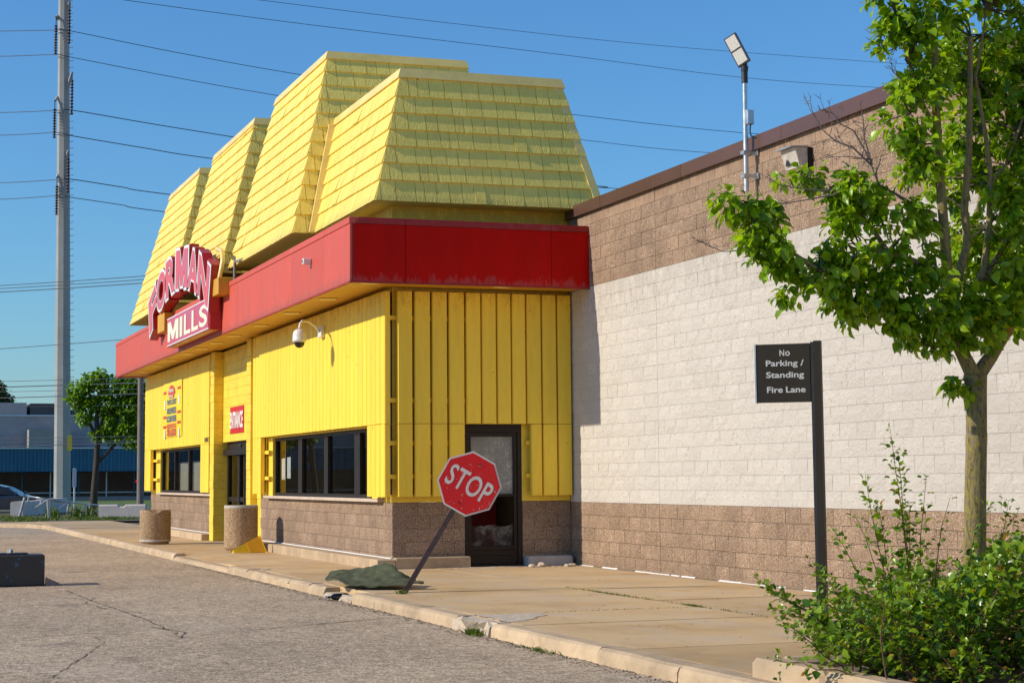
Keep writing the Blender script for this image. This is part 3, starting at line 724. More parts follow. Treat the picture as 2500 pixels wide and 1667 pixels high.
# ---- yellow boards
def board_mesh(wd, th, z0, z1, axis, c=0.015):
    """standing board; axis y: wide along x, face to -y; axis x: wide along y, face to +x. Origin at its left back lower corner"""
    h = z1-z0
    if axis == 'y': sec = [(0,0),(0,-th+c),(c,-th),(wd-c,-th),(wd,-th+c),(wd,0)]
    else: sec = [(0,0),(th-c,0),(th,c),(th,wd-c),(th-c,wd),(0,wd)]
    mb = MB(); n = 6
    vs = [(a, b, 0) for a, b in sec]+[(a, b, h) for a, b in sec]
    fs = [(i, (i+1) % n, n+(i+1) % n, n+i) for i in range(n)] + [tuple(range(n))[::-1], tuple(range(n, 2*n))]
    mb.add(vs, fs); me = mb.mesh('board', M['yboard']); fixn(me); return me
PB, TH, YB = 0.2722, 0.095, -3.125
up_f = board_mesh(PB-0.032, TH, ZS+0.004, 4.40, 'y'); lo_f = board_mesh(PB-0.032, TH, 1.13, ZS-0.004, 'y')
def put(me, x, y, z): return link('board', me, P_, Vector((x, y+rnd.uniform(-.003, .003), z+rnd.uniform(-.003, .003)))-wloc(P_))
n = 38
for k in range(n):
    put(up_f, -25.70+k*PB, YB, ZS+0.004)
    put(up_f, 0.18-(k+1)*PB, YB, ZS+0.004)
for x in [-25.70+k*PB for k in range(4)] + [-25.70+k*PB for k in (34, 35, 36, 37)] + [0.18-(k+1)*PB for k in range(4)] + [0.18-(k+1)*PB for k in (35, 36, 37)]:
    put(lo_f, x, YB, 1.13)
ey = [(-3.003,-2.758),(-2.716,-2.460),(-2.422,-2.176),(-2.140,-1.884),(-1.85,-1.606),(-1.580,-1.342),(-1.316,-1.088),(-1.062,-0.834),(-0.808,-0.562),(-0.536,-0.295),(-0.269,-0.036)]
for i, (a, b) in enumerate(ey):
    link('board', board_mesh(b-a, TH, ZS+0.004, 4.40, 'x'), P_, Vector((0.085, a, ZS+0.004))-wloc(P_))
    if i < 4 or i > 7:
        if i == 8: a += 0.06
        link('board', board_mesh(b-a, TH, 1.13, ZS-0.004, 'x'), P_, Vector((0.085, a, 1.13))-wloc(P_))
# dark sheet behind the boards, standing in for shade in the gaps
mb = MB()
for a, b in ((-25.48, -15.36), (-10.18, -0.02)): mb.quad((a, -W-.003, 2.29), (b, -W-.003, 2.29), (b, -W-.003, 4.41), (a, -W-.003, 4.41))
for a, b in ((-25.48, -24.75), (-16.28, -15.38), (-10.18, -9.65), (-.80, -.02)): mb.quad((a, -W-.003, 1.16), (b, -W-.003, 1.16), (b, -W-.003, 2.285), (a, -W-.003, 2.285))
for a, b, z0, z1 in ((-2.92, -.02, 2.30, 4.41), (-2.92, -1.86, 1.16, 2.285), (-.72, -.03, 1.16, 2.285)): mb.quad((.003, a, z0), (.003, b, z0), (.003, b, z1), (.003, a, z1))
mb.build('gap_shade_sheet', M['interiordark'], P_, 'stuff')
# battens behind the boards
bt = MB()
for z in (1.45, 1.98, 2.66, 3.98):
    for a, b in (((-3.11, -1.86), (-0.80, -0.05)) if z < 2.2 else ((-3.11, -0.05),)): bt.box(0.004, 0.084, a, b, z-0.035, z+0.035)
    for a, b in (((-25.6, -23.9), (-16.3, -15.4), (-10.18, -9.0), (-1.15, 0.0)) if z < 2.2 else ((-25.6, -15.4), (-10.18, 0.0))): bt.box(a, b, YB+0.001, -W-0.004, z-0.035, z+0.035)
bt.build('batten', M['yboard'], P_, 'stuff')
# ---- sills
for a, b in ((-23.85, -15.40), (-9.35, -0.52)):
    MB().box(a, b, -W-0.11, -W+0.12, 1.042, 1.095, 0, 0.006).build('sill', M['sill'], P_)
# ---- footing curb at the foot of the walls
fo = MB()
ft = 0.155
for a, b in ((-25.6, -15.5), (-10.0, -6.2), (-6.19, -2.6), (-2.59, -0.30), (-0.29, 0.19)):
    MB().box(a, b, -W-0.31, -W-0.006, -0.02, ft, 0, 0.015).build('footing_curb', M['curb'], P_)
MB().box(0.006, 0.19, -W-0.004, -1.80, -0.02, ft+0.02, 0, 0.015).build('footing_curb', M['curb'], P_)
MB().box(0.006, 0.26, -0.84, -0.06, -0.02, ft, 0, 0.03).build('footing_curb', M['concrete'], P_)
mb = MB()
for a, b in ((-25.4, -15.5), (-10.0, 0.0)): mb.box(a, b, -W-0.035, -W-0.012, ft+0.001, ft+0.014)
mb.build('caulk_line', M['caulk'], P_, 'stuff')
# ---- storefront windows
def window(x0, x1, z0, z1, muls, inset=0.05, fr=0.06):
    y0 = -W+inset; y1 = y0+0.09
    mb = MB(); mb.box(x0, x1, y0, y1, z0, z0+fr); mb.box(x0, x1, y0, y1, z1-fr, z1)
    for a, b in [(x0, x0+fr)]+muls+[(x1-fr, x1)]: mb.box(a, b, y0-0.004, y1, z0+fr, z1-fr)
    f = mb.build('window', M['frame'], P_)
    ed = [x0+fr]+[v_ for m_ in muls for v_ in m_]+[x1-fr]
    for a, b in zip(ed[::2], ed[1::2]):
        MB().quad((a, y0+.04, z0+fr), (b, y0+.04, z0+fr), (b, y0+.04, z1-fr), (a, y0+.04, z1-fr)).build('pane', M['glass'], f)
    return f
win1 = window(-23.83, -16.35, 1.098, 2.26, [(-21.72, -21.60), (-19.50, -19.35), (-17.25, -16.98)])
win2 = window(-8.95, -1.24, 1.098, 2.26, [(-6.86, -6.54), (-4.76, -4.47), (-2.57, -2.20)])
# ---- entrance doors
y0 = -2.86
mb = MB()
mb.box(-14.86, -11.09, y0, y0+0.09, 2.12, 2.30); mb.box(-14.86, -11.09, y0-0.10, y0-0.005, 1.99, 2.115)
for a, b in ((-14.86, -14.74), (-13.62, -13.40), (-12.92, -12.80), (-12.70, -12.58), (-11.95, -11.75), (-11.21, -11.09)): mb.box(a, b, y0, y0+0.09, 0.02, 2.119)
for a, b in ((-14.74, -13.62), (-13.40, -12.92), (-12.58, -11.95), (-11.75, -11.21)):
    mb.box(a, b, y0+.01, y0+0.08, 0.02, 0.20); mb.box(a, b, y0+.01, y0+0.08, 0.93, 1.03)
ent = mb.build('entrance_doors', M['frame'], P_)
for a, b in ((-14.74, -13.62), (-13.40, -12.92), (-12.58, -11.95), (-11.75, -11.21)):
    for c, d in ((0.20, 0.93), (1.03, 2.12)): MB().quad((a, y0+.045, c), (b, y0+.045, c), (b, y0+.045, d), (a, y0+.045, d)).build('pane', M['glass'], ent)
MB().box(-12.75, -12.55, y0-0.16, y0-0.10, 2.15, 2.22, 0, .02).build('door_sensor', M['dark'], ent)
MB().hexa([(-11.93,y0-.01,1.36),(-11.70,y0-.01,1.42),(-11.70,y0-.006,1.42),(-11.93,y0-.006,1.36),(-11.83,y0-.012,1.60),(-11.60,y0-.03,1.64),(-11.60,y0-.026,1.64),(-11.83,y0-.008,1.60)]).build('paper_notice', M['paper'], ent)
# ---- damaged end door
fx0, fx1 = -0.11, -0.015
mb = MB()
mb.box(fx0, fx1+.02, -1.832, -0.859, 2.155, 2.283); mb.box(fx0, fx1+.02, -1.832, -1.785, 0.03, 2.154); mb.box(fx0, fx1+.02, -0.93, -0.859, 0.03, 2.154)
mb.box(fx0-.02, fx1+.05, -1.832, -0.859, 0.0, 0.03)
fr_ = mb.build('door_frame', M['frame'], P_)
mb = MB(); a, b = -1.778, -0.937
mb.box(fx0+.02, fx1, a, b, 2.085, 2.148); mb.box(fx0+.02, fx1, a, a+.055, 0.04, 2.084); mb.box(fx0+.02, fx1, b-.055, b, 0.04, 2.084)
mb.box(fx0+.02, fx1, a+.055, b-.055, 0.04, 0.17); mb.box(fx0+.03, fx1-.01, a+.055, b-.055, 0.175, 0.26); mb.box(fx0+.02, fx1+.004, a+.055, b-.055, 0.265, 0.325); mb.box(fx0+.02, fx1+.01, a+.055, b-.055, 1.115, 1.16)
dr = mb.build('door', M['frame'], P_, label='dark glazed end door with both panes smashed')
MB().quad((-.062, a+.056, 1.161), (-.062, b-.056, 1.161), (-.062, b-.056, 2.084), (-.062, a+.056, 2.084)).build('pane', M['crackA'], dr)
top = []; nn = 26
for i in range(nn+1): top.append((a+.057+(b-a-.114)*i/nn, 0.655+rnd.uniform(-.03, .02)))
poly = [(-0.066, a+.057, 0.328)]+[(-0.066, y, z) for y, z in top]+[(-0.066, b-.057, 0.328)]
MB().add(poly, [tuple(range(len(poly)))]).build('pane', M['crackB'], dr)
# ---- inside
mb = MB()
mb.box(-25.2, -0.4, -2.6, 4.0, -0.05, 0.02, 0); mb.box(-25.2, -0.4, 4.0, 4.1, 0.02, 3.2, 0); mb.box(-25.2, -0.4, -2.75, 4.0, 3.2, 3.3, 0)
mb.box(-10.3, -10.25, -2.7, 4.0, 0.02, 3.2, 0); mb.box(-10.2, -3.2, -.9, -.8, 0.02, 3.2, 0)
mb.build('interior_shell', [M['interior'], M['interiordark']], P_)
ip = MB()
for r in range(9):
    for a in np.arange(-25.1, -16.6, 0.812): ip.box(a+.004, min(a+.808, -16.4), -2.50, -2.44, 0.1+r*CH+.004, 0.1+(r+1)*CH-.004)
ip.box(-25.1, -16.4, -2.494, -2.40, 0.05, 1.93)
ip.build('interior_partition', M['interior'], P_, 'stuff')
MB().box(-2.2, -1.7, -1.45, -.72, 0.02, 1.45).build('counter', M['redwood'], P_)
MB().box(-4.6, -4.1, -0.9, -0.35, 0.02, 0.75).build('interior_cabinet', M['interiordark'], P_); MB().box(-6.2, -5.6, -1.1, 0.2, 0.02, 1.35).build('interior_shelf', M['redwood'], P_)
for x, z in ((-8.55, 1.42), (-8.05, 1.44)): MB().hexa([(x,-2.95,z),(x+.32,-2.95,z),(x+.32,-2.947,z),(x,-2.947,z),(x,-2.95,z+.42),(x+.32,-2.95,z+.43),(x+.32,-2.947,z+.43),(x,-2.947,z+.42)]).build('paper_notice', M['paper'], win2)
# ---- soffit, fascia, roof deck
mb = MB()
xsf = [-26.40, -22.5, -18.8, -15.1, -11.4, -7.7, -4.0, -0.3, 0.90]
for a, b in zip(xsf[:-1], xsf[1:]): mb.box(a+.004, b-.004, -W-D_+.045, -W+0.0, 4.472, 4.50)
mb.box(0.004, 0.90, -W+.006, -0.02, 4.472, 4.50); mb.box(-26.40, -25.51, -W+.006, 0, 4.472, 4.50)
mb.build('soffit', M['soffit'], P_)
mb = MB(); mb.box(-26.35, 0.86, -W-D_+.09, -0.02, 5.30, 5.34); mb.build('roof_deck', M['interiordark'], P_)
mb = MB(); mb.box(-25.49, -0.03, -W+0.01, 0.30, 4.51, 5.86); mb.build('roof_curb_wall', M['ywall'], P_)
seam = [-26.445, -24.0, -21.3, -18.6, -15.9, -13.2, -10.7, -8.13, -5.70, -3.17, -0.74, 0.945]
for a, b in zip(seam[:-1], seam[1:]):
    MB().box(a+.003, b-.003, -W-D_, -W-D_+.04, ZF0+.012, ZF1-.105, 0, .003).build('fascia_panel', M['redfront'], P_)
    MB().box(a+.002, b-.002, -W-D_-.012, -W-D_+.10, ZF1-.10, ZF1, 0, .004).build('fascia_cap', M['redfront'], P_)
ys = [-3.94, -3.09, -0.66, -0.004]
for a, b in zip(ys[:-1], ys[1:]):
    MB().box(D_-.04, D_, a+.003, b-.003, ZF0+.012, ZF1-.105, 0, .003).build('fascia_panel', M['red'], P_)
    MB().box(D_-.10, D_+.012, a+(.06 if a < -3.9 else .002), b-.002, ZF1-.10, ZF1, 0, .004).build('fascia_cap', M['redcap'], P_)
MB().box(D_-.052, D_-.001, -W-D_+.041, -W-D_+.052, ZF0, ZF1-.1).build('corner_trim', M['dark'], P_)
mb = MB(); mb.box(-26.44, D_, -W-D_-.006, -W-D_+.044, ZF0-.012, ZF0+.010); mb.box(D_-.044, D_+.006, -W-D_+.045, -.004, ZF0-.012, ZF0+.010); mb.build('drip_edge', M['redcap'], P_)
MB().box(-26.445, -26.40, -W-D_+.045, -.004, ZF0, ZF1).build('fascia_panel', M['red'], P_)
for x, y in [(xx, -3.60) for xx in (0.695, -2.03, -4.78, -7.6, -10.3, -12.4, -14.25, -16.1, -18.6, -20.9, -23.6)]+[(0.69, -1.40)]:
    mb = MB(); mb.lathe((x, y, 4.472), [(0.115, 0.0), (0.165, -0.004), (0.170, -0.016), (0.150, -0.020), (0.12, -0.012), (0.10, 0.0)], 28)
    o = mb.build('recessed_light', M['ycap'], P_)
    mb = MB(); mb.lathe((x, y, 4.469), [(0.118, -0.002), (0.08, -0.004), (0.0, -0.005)], 20); mb.build('lens', M['sill'], o)
# ---- shingled mansard hoods
ROW = 0.2917
def hood(name, xr, xl, yf, yb, z0, z1, rows, singles=(), capz=0.15, wmean=0.235):
    """xr = (bottom, top) right edge; xl left; yf front; yb back"""
    H = z1-z0
    def li(pr, z): return pr[0]+(pr[1]-pr[0])*(z-z0)/H
    mb = MB()
    mb.hexa([(xl[0], yf[0], z0), (xr[0], yf[0], z0), (xr[0], yb[0], z0), (xl[0], yb[0], z0), (xl[1], yf[1], z1), (xr[1], yf[1], z1), (xr[1], yb[1], z1), (xl[1], yb[1], z1)])
    h = mb.build('mansard_hood', M['yshingle'], P_, label=name)
    faces = {'front': (lambda s, z: Vector((s, li(yf, z), z)), xl, xr, Vector((0, -1, (yf[1]-yf[0])/H))),
             'end': (lambda s, z: Vector((li(xr, z), s, z)), yf, yb, Vector((1, 0, (xr[0]-xr[1])/H))),
             'left': (lambda s, z: Vector((li(xl, z), s, z)), yf, yb, Vector((-1, 0, (xl[1]-xl[0])/H)))}
    rest_ = MB()
    for fn, (pt, lo_, hi_, nv) in faces.items():
        nv = nv.normalized()
        for r, (za, zb_) in enumerate(zip(rows[:-1], rows[1:])):
            s = min(li(lo_, za), li(lo_, zb_))-0.2*rnd.random(); end = max(li(hi_, za), li(hi_, zb_))
            while s < end:
                wd = rnd.choice((0.15, 0.2, 0.22, 0.26, 0.3, 0.33))*wmean/0.235
                e = s+wd; g2 = 0.005
                la, ha = li(lo_, za)-0.012, li(hi_, za)+0.012; lb, hb = li(lo_, zb_)-0.006, li(hi_, zb_)+0.006
                a0, a1 = min(max(s+g2, la), ha), min(max(e-g2, la), ha); b0, b1 = min(max(s+g2, lb), hb), min(max(e-g2, lb), hb)
                if a1-a0 > 0.012 or b1-b0 > 0.012:
                    t = 0.040+rnd.uniform(-.002, .002); dz = rnd.uniform(-.0025, .0025)
                    if rnd.random() < .02: t += rnd.uniform(.008, .020)
                    if rnd.random() < .012: dz -= rnd.uniform(.008, .022)
                    zt = zb_+0.02
                    p = [pt(a0, za+dz), pt(a1, za+dz), pt(a1, za+dz)+nv*t, pt(a0, za+dz)+nv*t, pt(b0, zt), pt(b1, zt), pt(b1, zt)+nv*0.008, pt(b0, zt)+nv*0.008]
                    q = MB(); q.add([p[0], p[1], p[2], p[3], p[4], p[5], p[6], p[7]], [(0,1,2,3), (4,7,6,5), (3,2,6,7), (0,3,7,4), (1,5,6,2), (0,4,5,1)])
                    if fn in singles: 
                        o = q.build('shingle', M['yshingle'], h); fixn(o.data)
                    else: rest_.add(q.v, q.f)
                s = e
    if rest_.v:
        o = rest_.build('shingle_courses', M['yshingle'], h, 'stuff'); fixn(o.data)
    c = MB(); k = capz; q = 0.03
    zc = z1-k
    def ring(z, o_): return [(li(xl, z)-o_, li(yf, z)-o_, z), (li(xr, z)+o_, li(yf, z)-o_, z), (li(xr, z)+o_, li(yb, z)+o_, z), (li(xl, z)-o_, li(yb, z)+o_, z)]
    c.hexa(ring(zc, 0.048)+ring(z1+0.012, 0.035)); c.build('cap_flashing', M['ycap'], h)
    # hip boards
    hb_ = MB()
    for (xx, yy) in ((xr, yb),):
        a, b = Vector((xx[0], yy[0], z0)), Vector((xx[1], yy[1], zc))
        hb_.hexa([a+Vector((.0, -.12, 0)), a+Vector((.055, -.12, 0)), a+Vector((.055, .02, 0)), a+Vector((0, .02, 0)), b+Vector((0, -.12, 0)), b+Vector((.055, -.12, 0)), b+Vector((.055, .02, 0)), b+Vector((0, .02, 0))])
    hb_.build('hip_board', M['ycap'], h)
    return h
rows1 = [5.81, 6.163, 6.455, 6.747, 7.038, 7.33, 7.622, 7.955]
rows2 = rows1[:-1]+[7.914, 8.206, 8.497, 8.789, 9.081, 9.35]
def rws(z0, z1, first): 
    r = [z0]; z = z0+first
    while z < z1-0.1: r.append(z); z += ROW
    return r+[z1]
hood('low mansard hood at the near corner', (0.37, -0.25), (-4.3, -4.62), (-3.41, -2.80), (0.50, -0.03), 5.81, 8.11, rows1, ('front', 'end'))
hood('tall mansard hood next to the corner hood', (-3.79, -5.15), (-9.90, -9.68), (-3.80, -2.82), (0.75, -0.12), 5.81, 9.50, rows2)
hood('tall mansard hood in the middle', (-10.83, -11.92), (-16.90, -16.93), (-3.80, -2.82), (0.75, -0.12), 5.85, 9.50, rws(5.85, 9.35, 0.18))
hood('tall mansard hood at the far end', (-17.65, -18.96), (-24.75, -23.80), (-3.80, -2.82), (0.75, -0.12), 5.85, 9.52, rws(5.85, 9.37, 0.25))
# corner board where the first two hoods meet
a, b = Vector((-3.70, -3.44, 5.83)), Vector((-4.53, -2.87, 7.98))
MB().hexa([a+Vector(v_) for v_ in ((-.03,-.10,0),(.03,-.10,0),(.03,.02,0),(-.03,.02,0))]+[b+Vector(v_) for v_ in ((-.03,-.10,0),(.03,-.10,0),(.03,.02,0),(-.03,.02,0))]).build('corner_board', M['ycap'], P_)
# wire netting hung under the hood edges
def netting(p0, p1, h, parent):
    mb = MB(); p0, p1 = Vector(p0), Vector(p1); L = (p1-p0).length; d = (p1-p0)/L; n = int(L/0.055); q = 0.0022
    zz = [[], []]
    for i in range(n+1):
        b_ = p0+d*L*i/n + Vector((0,0,rnd.uniform(-.01,.01)))
        for s_, e_ in ((0, 1), (1, 0)):
            if i == n: continue
            c_ = p0+d*L*(i+1)/n
            A = b_+Vector((0,0,-h*s_+rnd.uniform(-.015,.015))); B = c_+Vector((0,0,-h*e_+rnd.uniform(-.015,.015)))
            mb.add([A, B, B+Vector((0,0,q*2)), A+Vector((0,0,q*2))], [(0,1,2,3)])
    return mb.build('bird_netting', M['dark'], parent, 'stuff')
netting((0.42, -3.44, 5.90), (0.42, 0.3, 5.90), 0.11, P_); netting((0.38, -3.46, 5.90), (-3.7, -3.46, 5.90), 0.11, P_); netting((-3.8, -3.85, 5.90), (-9.8, -3.85, 5.90), 0.11, P_)
# ================================================================ lettering
def text_geo(body, bold=0.0, depth=0.0, spacing=1.0):
    """outline of a word as (verts, faces), scaled to a unit box 0..1 x 0..1 in x, y; z = 0..depth"""
    if body == 'M':                                   # heavy hand-drawn M: the font's own breaks when thickened
        o_ = [(0,0),(0,1),(.27,1),(.5,.45),(.73,1),(1,1),(1,0),(.77,0),(.77,.52),(.58,.06),(.42,.06),(.23,.52),(.23,0)]
        b = max(0.0, bold-0.012)*1.5; n = len(o_); out = []
        for i in range(n):
            p0, p1, p2 = (Vector(o_[(i+k) % n]) for k in (-1, 0, 1)); e0 = (p1-p0).normalized(); e1 = (p2-p1).normalized()
            n0, n1 = Vector((-e0.y, e0.x)), Vector((-e1.y, e1.x)); m_ = (n0+n1); m_ = m_.normalized() / max(0.45, m_.normalized().dot(n0))
            out.append(p1+m_*b)
        quads = [(0,1,2,11),(0,11,12),(2,3,10,11),(3,9,10),(3,4,8,9),(4,5,6,8),(6,7,8)]
        vs = np.array([(p[0], p[1], 0.0) for p in out])
        if not depth: return vs, quads
        bk = vs.copy(); vs[:, 2] = depth/2; bk[:, 2] = -depth/2
        return np.vstack([vs, bk]), quads + [tuple(n+i for i in q[::-1]) for q in quads] + [(i, (i+1) % n, n+(i+1) % n, n+i) for i in range(n)]
    cu = bpy.data.curves.new('t', 'FONT'); cu.body = body; cu.size = 1.0; cu.offset = bold; cu.extrude = depth/2 if depth else 0.0
    cu.space_character = spacing; cu.resolution_u = 4; cu.fill_mode = 'BOTH' if depth else 'FRONT'
    if not depth: cu.dimensions = '2D'
    ob = bpy.data.objects.new('t', cu); col.objects.link(ob)
    dg = bpy.context.evaluated_depsgraph_get(); me = bpy.data.meshes.new_from_object(ob.evaluated_get(dg))
    vs = np.array([v_.co[:] for v_ in me.vertices]); fs = [tuple(p.vertices) for p in me.polygons]
    bpy.data.objects.remove(ob); bpy.data.curves.remove(cu); bpy.data.meshes.remove(me)
    return vs, fs
def text_on(body, org, ex, ey, wd, ht, bold=0.0, off=None, mb=None, mi=0, align='C', spacing=1.0):
    """flat word centred on org in the plane of unit vectors ex (reading direction), ey (up); wd or ht may be None"""
    vs, fs = text_geo(body, bold, 0, spacing); lo_, hi_ = vs.min(0), vs.max(0)
    sy = ht/(hi_[1]-lo_[1]) if ht else None; sx = wd/(hi_[0]-lo_[0]) if wd else sy
    if sy is None: sy = sx
    ax = (lo_[0]+hi_[0])/2 if align == 'C' else lo_[0]; ay = (lo_[1]+hi_[1])/2
    org, ex, ey = Vector(org), Vector(ex), Vector(ey)
    mb = mb or MB(); mb.add([org + ex*((p[0]-ax)*sx) + ey*((p[1]-ay)*sy) + (off or Vector()) for p in vs], fs, mi)
    return mb

EX, EZ, EYN = Vector((1, 0, 0)), Vector((0, 0, 1)), Vector((0, -1, 0))
# ================================================================ big shop sign over the entrance
sign = empty('shop_sign', (-12.4, -3.99, 4.44), 'large red shop sign with arched white-edged letters above the entrance, on the red fascia', 'sign')
yF = -4.25
cab = MB().box(-15.17, -9.63, yF, -3.992, 4.53, 5.23, 0, .012).build('name_box', M['signred'], sign)
MB().box(-15.10, -9.70, yF-.014, yF-.002, 4.58, 5.18).build('face_panel', M['signpink'], cab)
mb = MB()
for z in (4.565, 5.195): mb.box(-15.12, -9.68, yF-.018, yF-.003, z-.012, z+.012)
mb.build('edge_line', M['signwhite'], cab, 'stuff')
MILLS_X = [(-15.0, -13.45), (-13.30, -12.92), (-12.72, -11.86), (-11.72, -10.88), (-10.78, -9.80)]
for ch, (a, b) in zip('MILLS', MILLS_X):
    text_on(ch, ((a+b)/2, yF-.020, 4.875), EX, EZ, b-a, 0.46, 0.022).build('letter', M['signcream'], cab)
# arched letters: each a deep red cabinet, white outline and red face
AC, AR = Vector((-13.76, 0, 6.66-11.6)), 11.6
ang = [-18.6, -11.6, -4.4, 3.9, 11.6, 18.6]; wds = [1.25, 1.42, 1.40, 1.75, 1.42, 1.45]
HL = 0.92
for ch, a, wd in zip('FORMAN', ang, wds):
    t = R(a); up = Vector((math.sin(t), 0, math.cos(t))); ri = Vector((math.cos(t), 0, -math.sin(t)))
    c = AC + up*(AR-HL/2); c.y = yF-.03
    def lett(bold, wd_, ht_, y, th):
        vs, fs = text_geo(ch, bold, th if th else 0); lo_, hi_ = vs.min(0), vs.max(0)
        mb = MB(); mb.add([c + ri*((p[0]-(lo_[0]+hi_[0])/2)*wd_/(hi_[0]-lo_[0])) + up*((p[1]-(lo_[1]+hi_[1])/2)*ht_/(hi_[1]-lo_[1])) + Vector((0, y - (p[2] if th else 0), 0)) for p in vs], fs)
        return mb
    cb = lett(0.085, wd*1.12, HL*1.12, 0.11, 0.20).build('letter_cabinet', M['signred'], sign); fixn(cb.data)
    lett(0.065, wd*1.08, HL*1.09, -0.004, 0).build('letter_outline', M['signwhite'], cb)
    lett(0.034, wd*0.93, HL*0.95, -0.010, 0).build('letter_face', M['signface'], cb)
# backing arch behind the letters and the yellow supports
poly_o, poly_i = [], []
for k in range(25):
    t = R(-21.5+43*k/24); up = Vector((math.sin(t), 0, math.cos(t))); poly_o.append(AC+up*(AR-0.03)); poly_i.append(AC+up*(AR-HL-0.02))
mb = MB()
for k in range(24):
    A, B, C_, D2 = poly_o[k], poly_o[k+1], poly_i[k+1], poly_i[k]
    f = lambda p, y: (p.x, y, p.z)
    mb.hexa([f(D2, -4.16), f(C_, -4.16), f(C_, -4.00), f(D2, -4.00), f(A, -4.16), f(B, -4.16), f(B, -4.00), f(A, -4.00)])
mb.build('arch_backing', M['signred'], sign)
for a, b, z0, z1 in ((-16.9, -15.9, 5.0, 5.45), (-9.5, -8.85, 5.20, 5.55)): MB().box(a, b, -4.22, -3.86, z0, z1, 0, .01).build('support_bracket', M['soffit'], sign)
mb = MB(); mb.tube([(-9.2, -4.14, 5.5), (-9.0, -4.1, 5.9), (-9.4, -4.05, 6.15), (-10.2, -4.0, 6.3)], .05, 6); mb.build('conduit', M['ycap'], sign)
mb = MB(); mb.tube([(-8.75, -3.9, 5.3), (-8.75, -3.9, 5.85), (-8.3, -3.85, 5.86)], .035, 6); mb.build('strut', M['galv'], sign)

# ================================================================ closing-down banner
yb_ = -3.236
mb = MB(); nxx, nzz = 10, 10
bx0, bx1, bz0, bz1 = -22.2, -19.1, 2.57, 4.03
BY = paint('banner_yellow', (0.86, 0.66, 0.008), 0.4, 0.04, 2.0, None, 0, 0.02, 6)
M['banner'] = BY
for i in range(nxx+1):
    for j in range(nzz+1):
        mb.v.append((bx0+(bx1-bx0)*i/nxx, yb_-0.004-0.012*abs(math.sin(i*0.9))*(j/nzz), bz0+(bz1-bz0)*j/nzz))
for i in range(nxx):
    for j in range(nzz):
        a = i*(nzz+1)+j; mb.f.append([a, a+nzz+1, a+nzz+2, a+1]); mb.mi.append(0); mb.sm.append(True)
ban = mb.build('banner', M['banner'], None, None, 'yellow closing notice banner with red and blue print on the boards', 'banner')
M['printred'] = paint('print_red', (0.62, 0.05, 0.045), 0.5, 0.04, 2); M['printblue'] = paint('print_slate_blue', (0.10, 0.13, 0.20), 0.5, 0.04, 2); M['printwhite'] = paint('print_white', (0.75, 0.76, 0.72), 0.5, 0.03, 2)
yt = yb_-0.022
def pr(body, x, z, wd, ht, mat, bold=0.02, name='print'): return text_on(body, (x, yt, z), EX, EZ, wd, ht, bold).build(name, M[mat], ban)
pr('THANK YOU, DETROIT', -20.70, 3.485, 1.50, 0.17, 'printblue', 0.05); pr('18000 E. 8 MILE RD.', -20.70, 3.27, 1.50, 0.17, 'printblue', 0.05); pr('IS CLOSING FOREVER', -20.70, 3.055, 1.50, 0.17, 'printblue', 0.05)
pr('PLEASE VISIT ONE OF OUR', -20.70, 2.86, 1.50, 0.13, 'printred', 0.045); pr('OTHER LOCATIONS', -20.70, 2.70, 1.50, 0.17, 'printred', 0.05)
MB().box(-21.42, -19.98, yt-.001, yt+.004, 2.602, 2.612).build('underline', M['printred'], ban)
# the small arched emblem at the top of the banner
mb = MB(); em = []
for k in range(17):
    t = math.pi*k/16; em.append((-20.70+0.55*math.cos(t), yt, 3.70+0.24*math.sin(t)))
mb.add([(-20.70, yt, 3.70)]+em, [(0, k+1, k+2) for k in range(16)]); mb.box(-21.08, -20.32, yt, yt+.004, 3.60, 3.70)
emb = mb.build('emblem', M['printred'], ban); fixn(emb.data)
text_on('FORMAN', (-20.70, yt-.006, 3.80), EX, EZ, 0.72, 0.10, 0.03).build('print', M['printwhite'], emb); text_on('MILLS', (-20.70, yt-.006, 3.65), EX, EZ, 0.58, 0.075, 0.03).build('print', M['printwhite'], emb)
for x, zz in ((-21.83, (3.78, 3.45, 3.12, 2.86, 2.66)), (-19.50, (3.82, 3.52, 3.20, 2.93, 2.66))):
    for i, z in enumerate(zz):
        if i in (1, 4) if x < -20 else i in (1, 4): 
            MB().box(x-.09, x+.09, yt, yt+.004, z-.12, z+.12).build('address_box', M['printwhite'], ban)
        else: MB().box(x-.24, x+.24, yt, yt+.004, z-.035, z+.03).build('address_bar', M['printred'], ban)

# ================================================================ ENTRANCE board
es = MB().box(-13.93, -12.37, -2.982, -2.968, 2.475, 3.088, 0, .004).build('entrance_sign', M['stopred'], None, None, 'red board with white lettering reading entrance, above the glass doors', 'sign')
MB().box(-13.90, -12.40, -2.986, -2.983, 2.575, 2.985).build('white_band', M['stopred'], es)
text_on('ENTRANCE', (-13.15, -2.990, 2.78), EX, EZ, 1.48, 0.385, 0.035).build('lettering', M['printwhite'], es)
hn = text_on('18000', (-15.62, -3.226, 2.385), EX, EZ, 0.56, 0.115, 0.02).build('house_number', M['dark'], None, None, 'small black street number 18000 on the yellow boards', 'number')

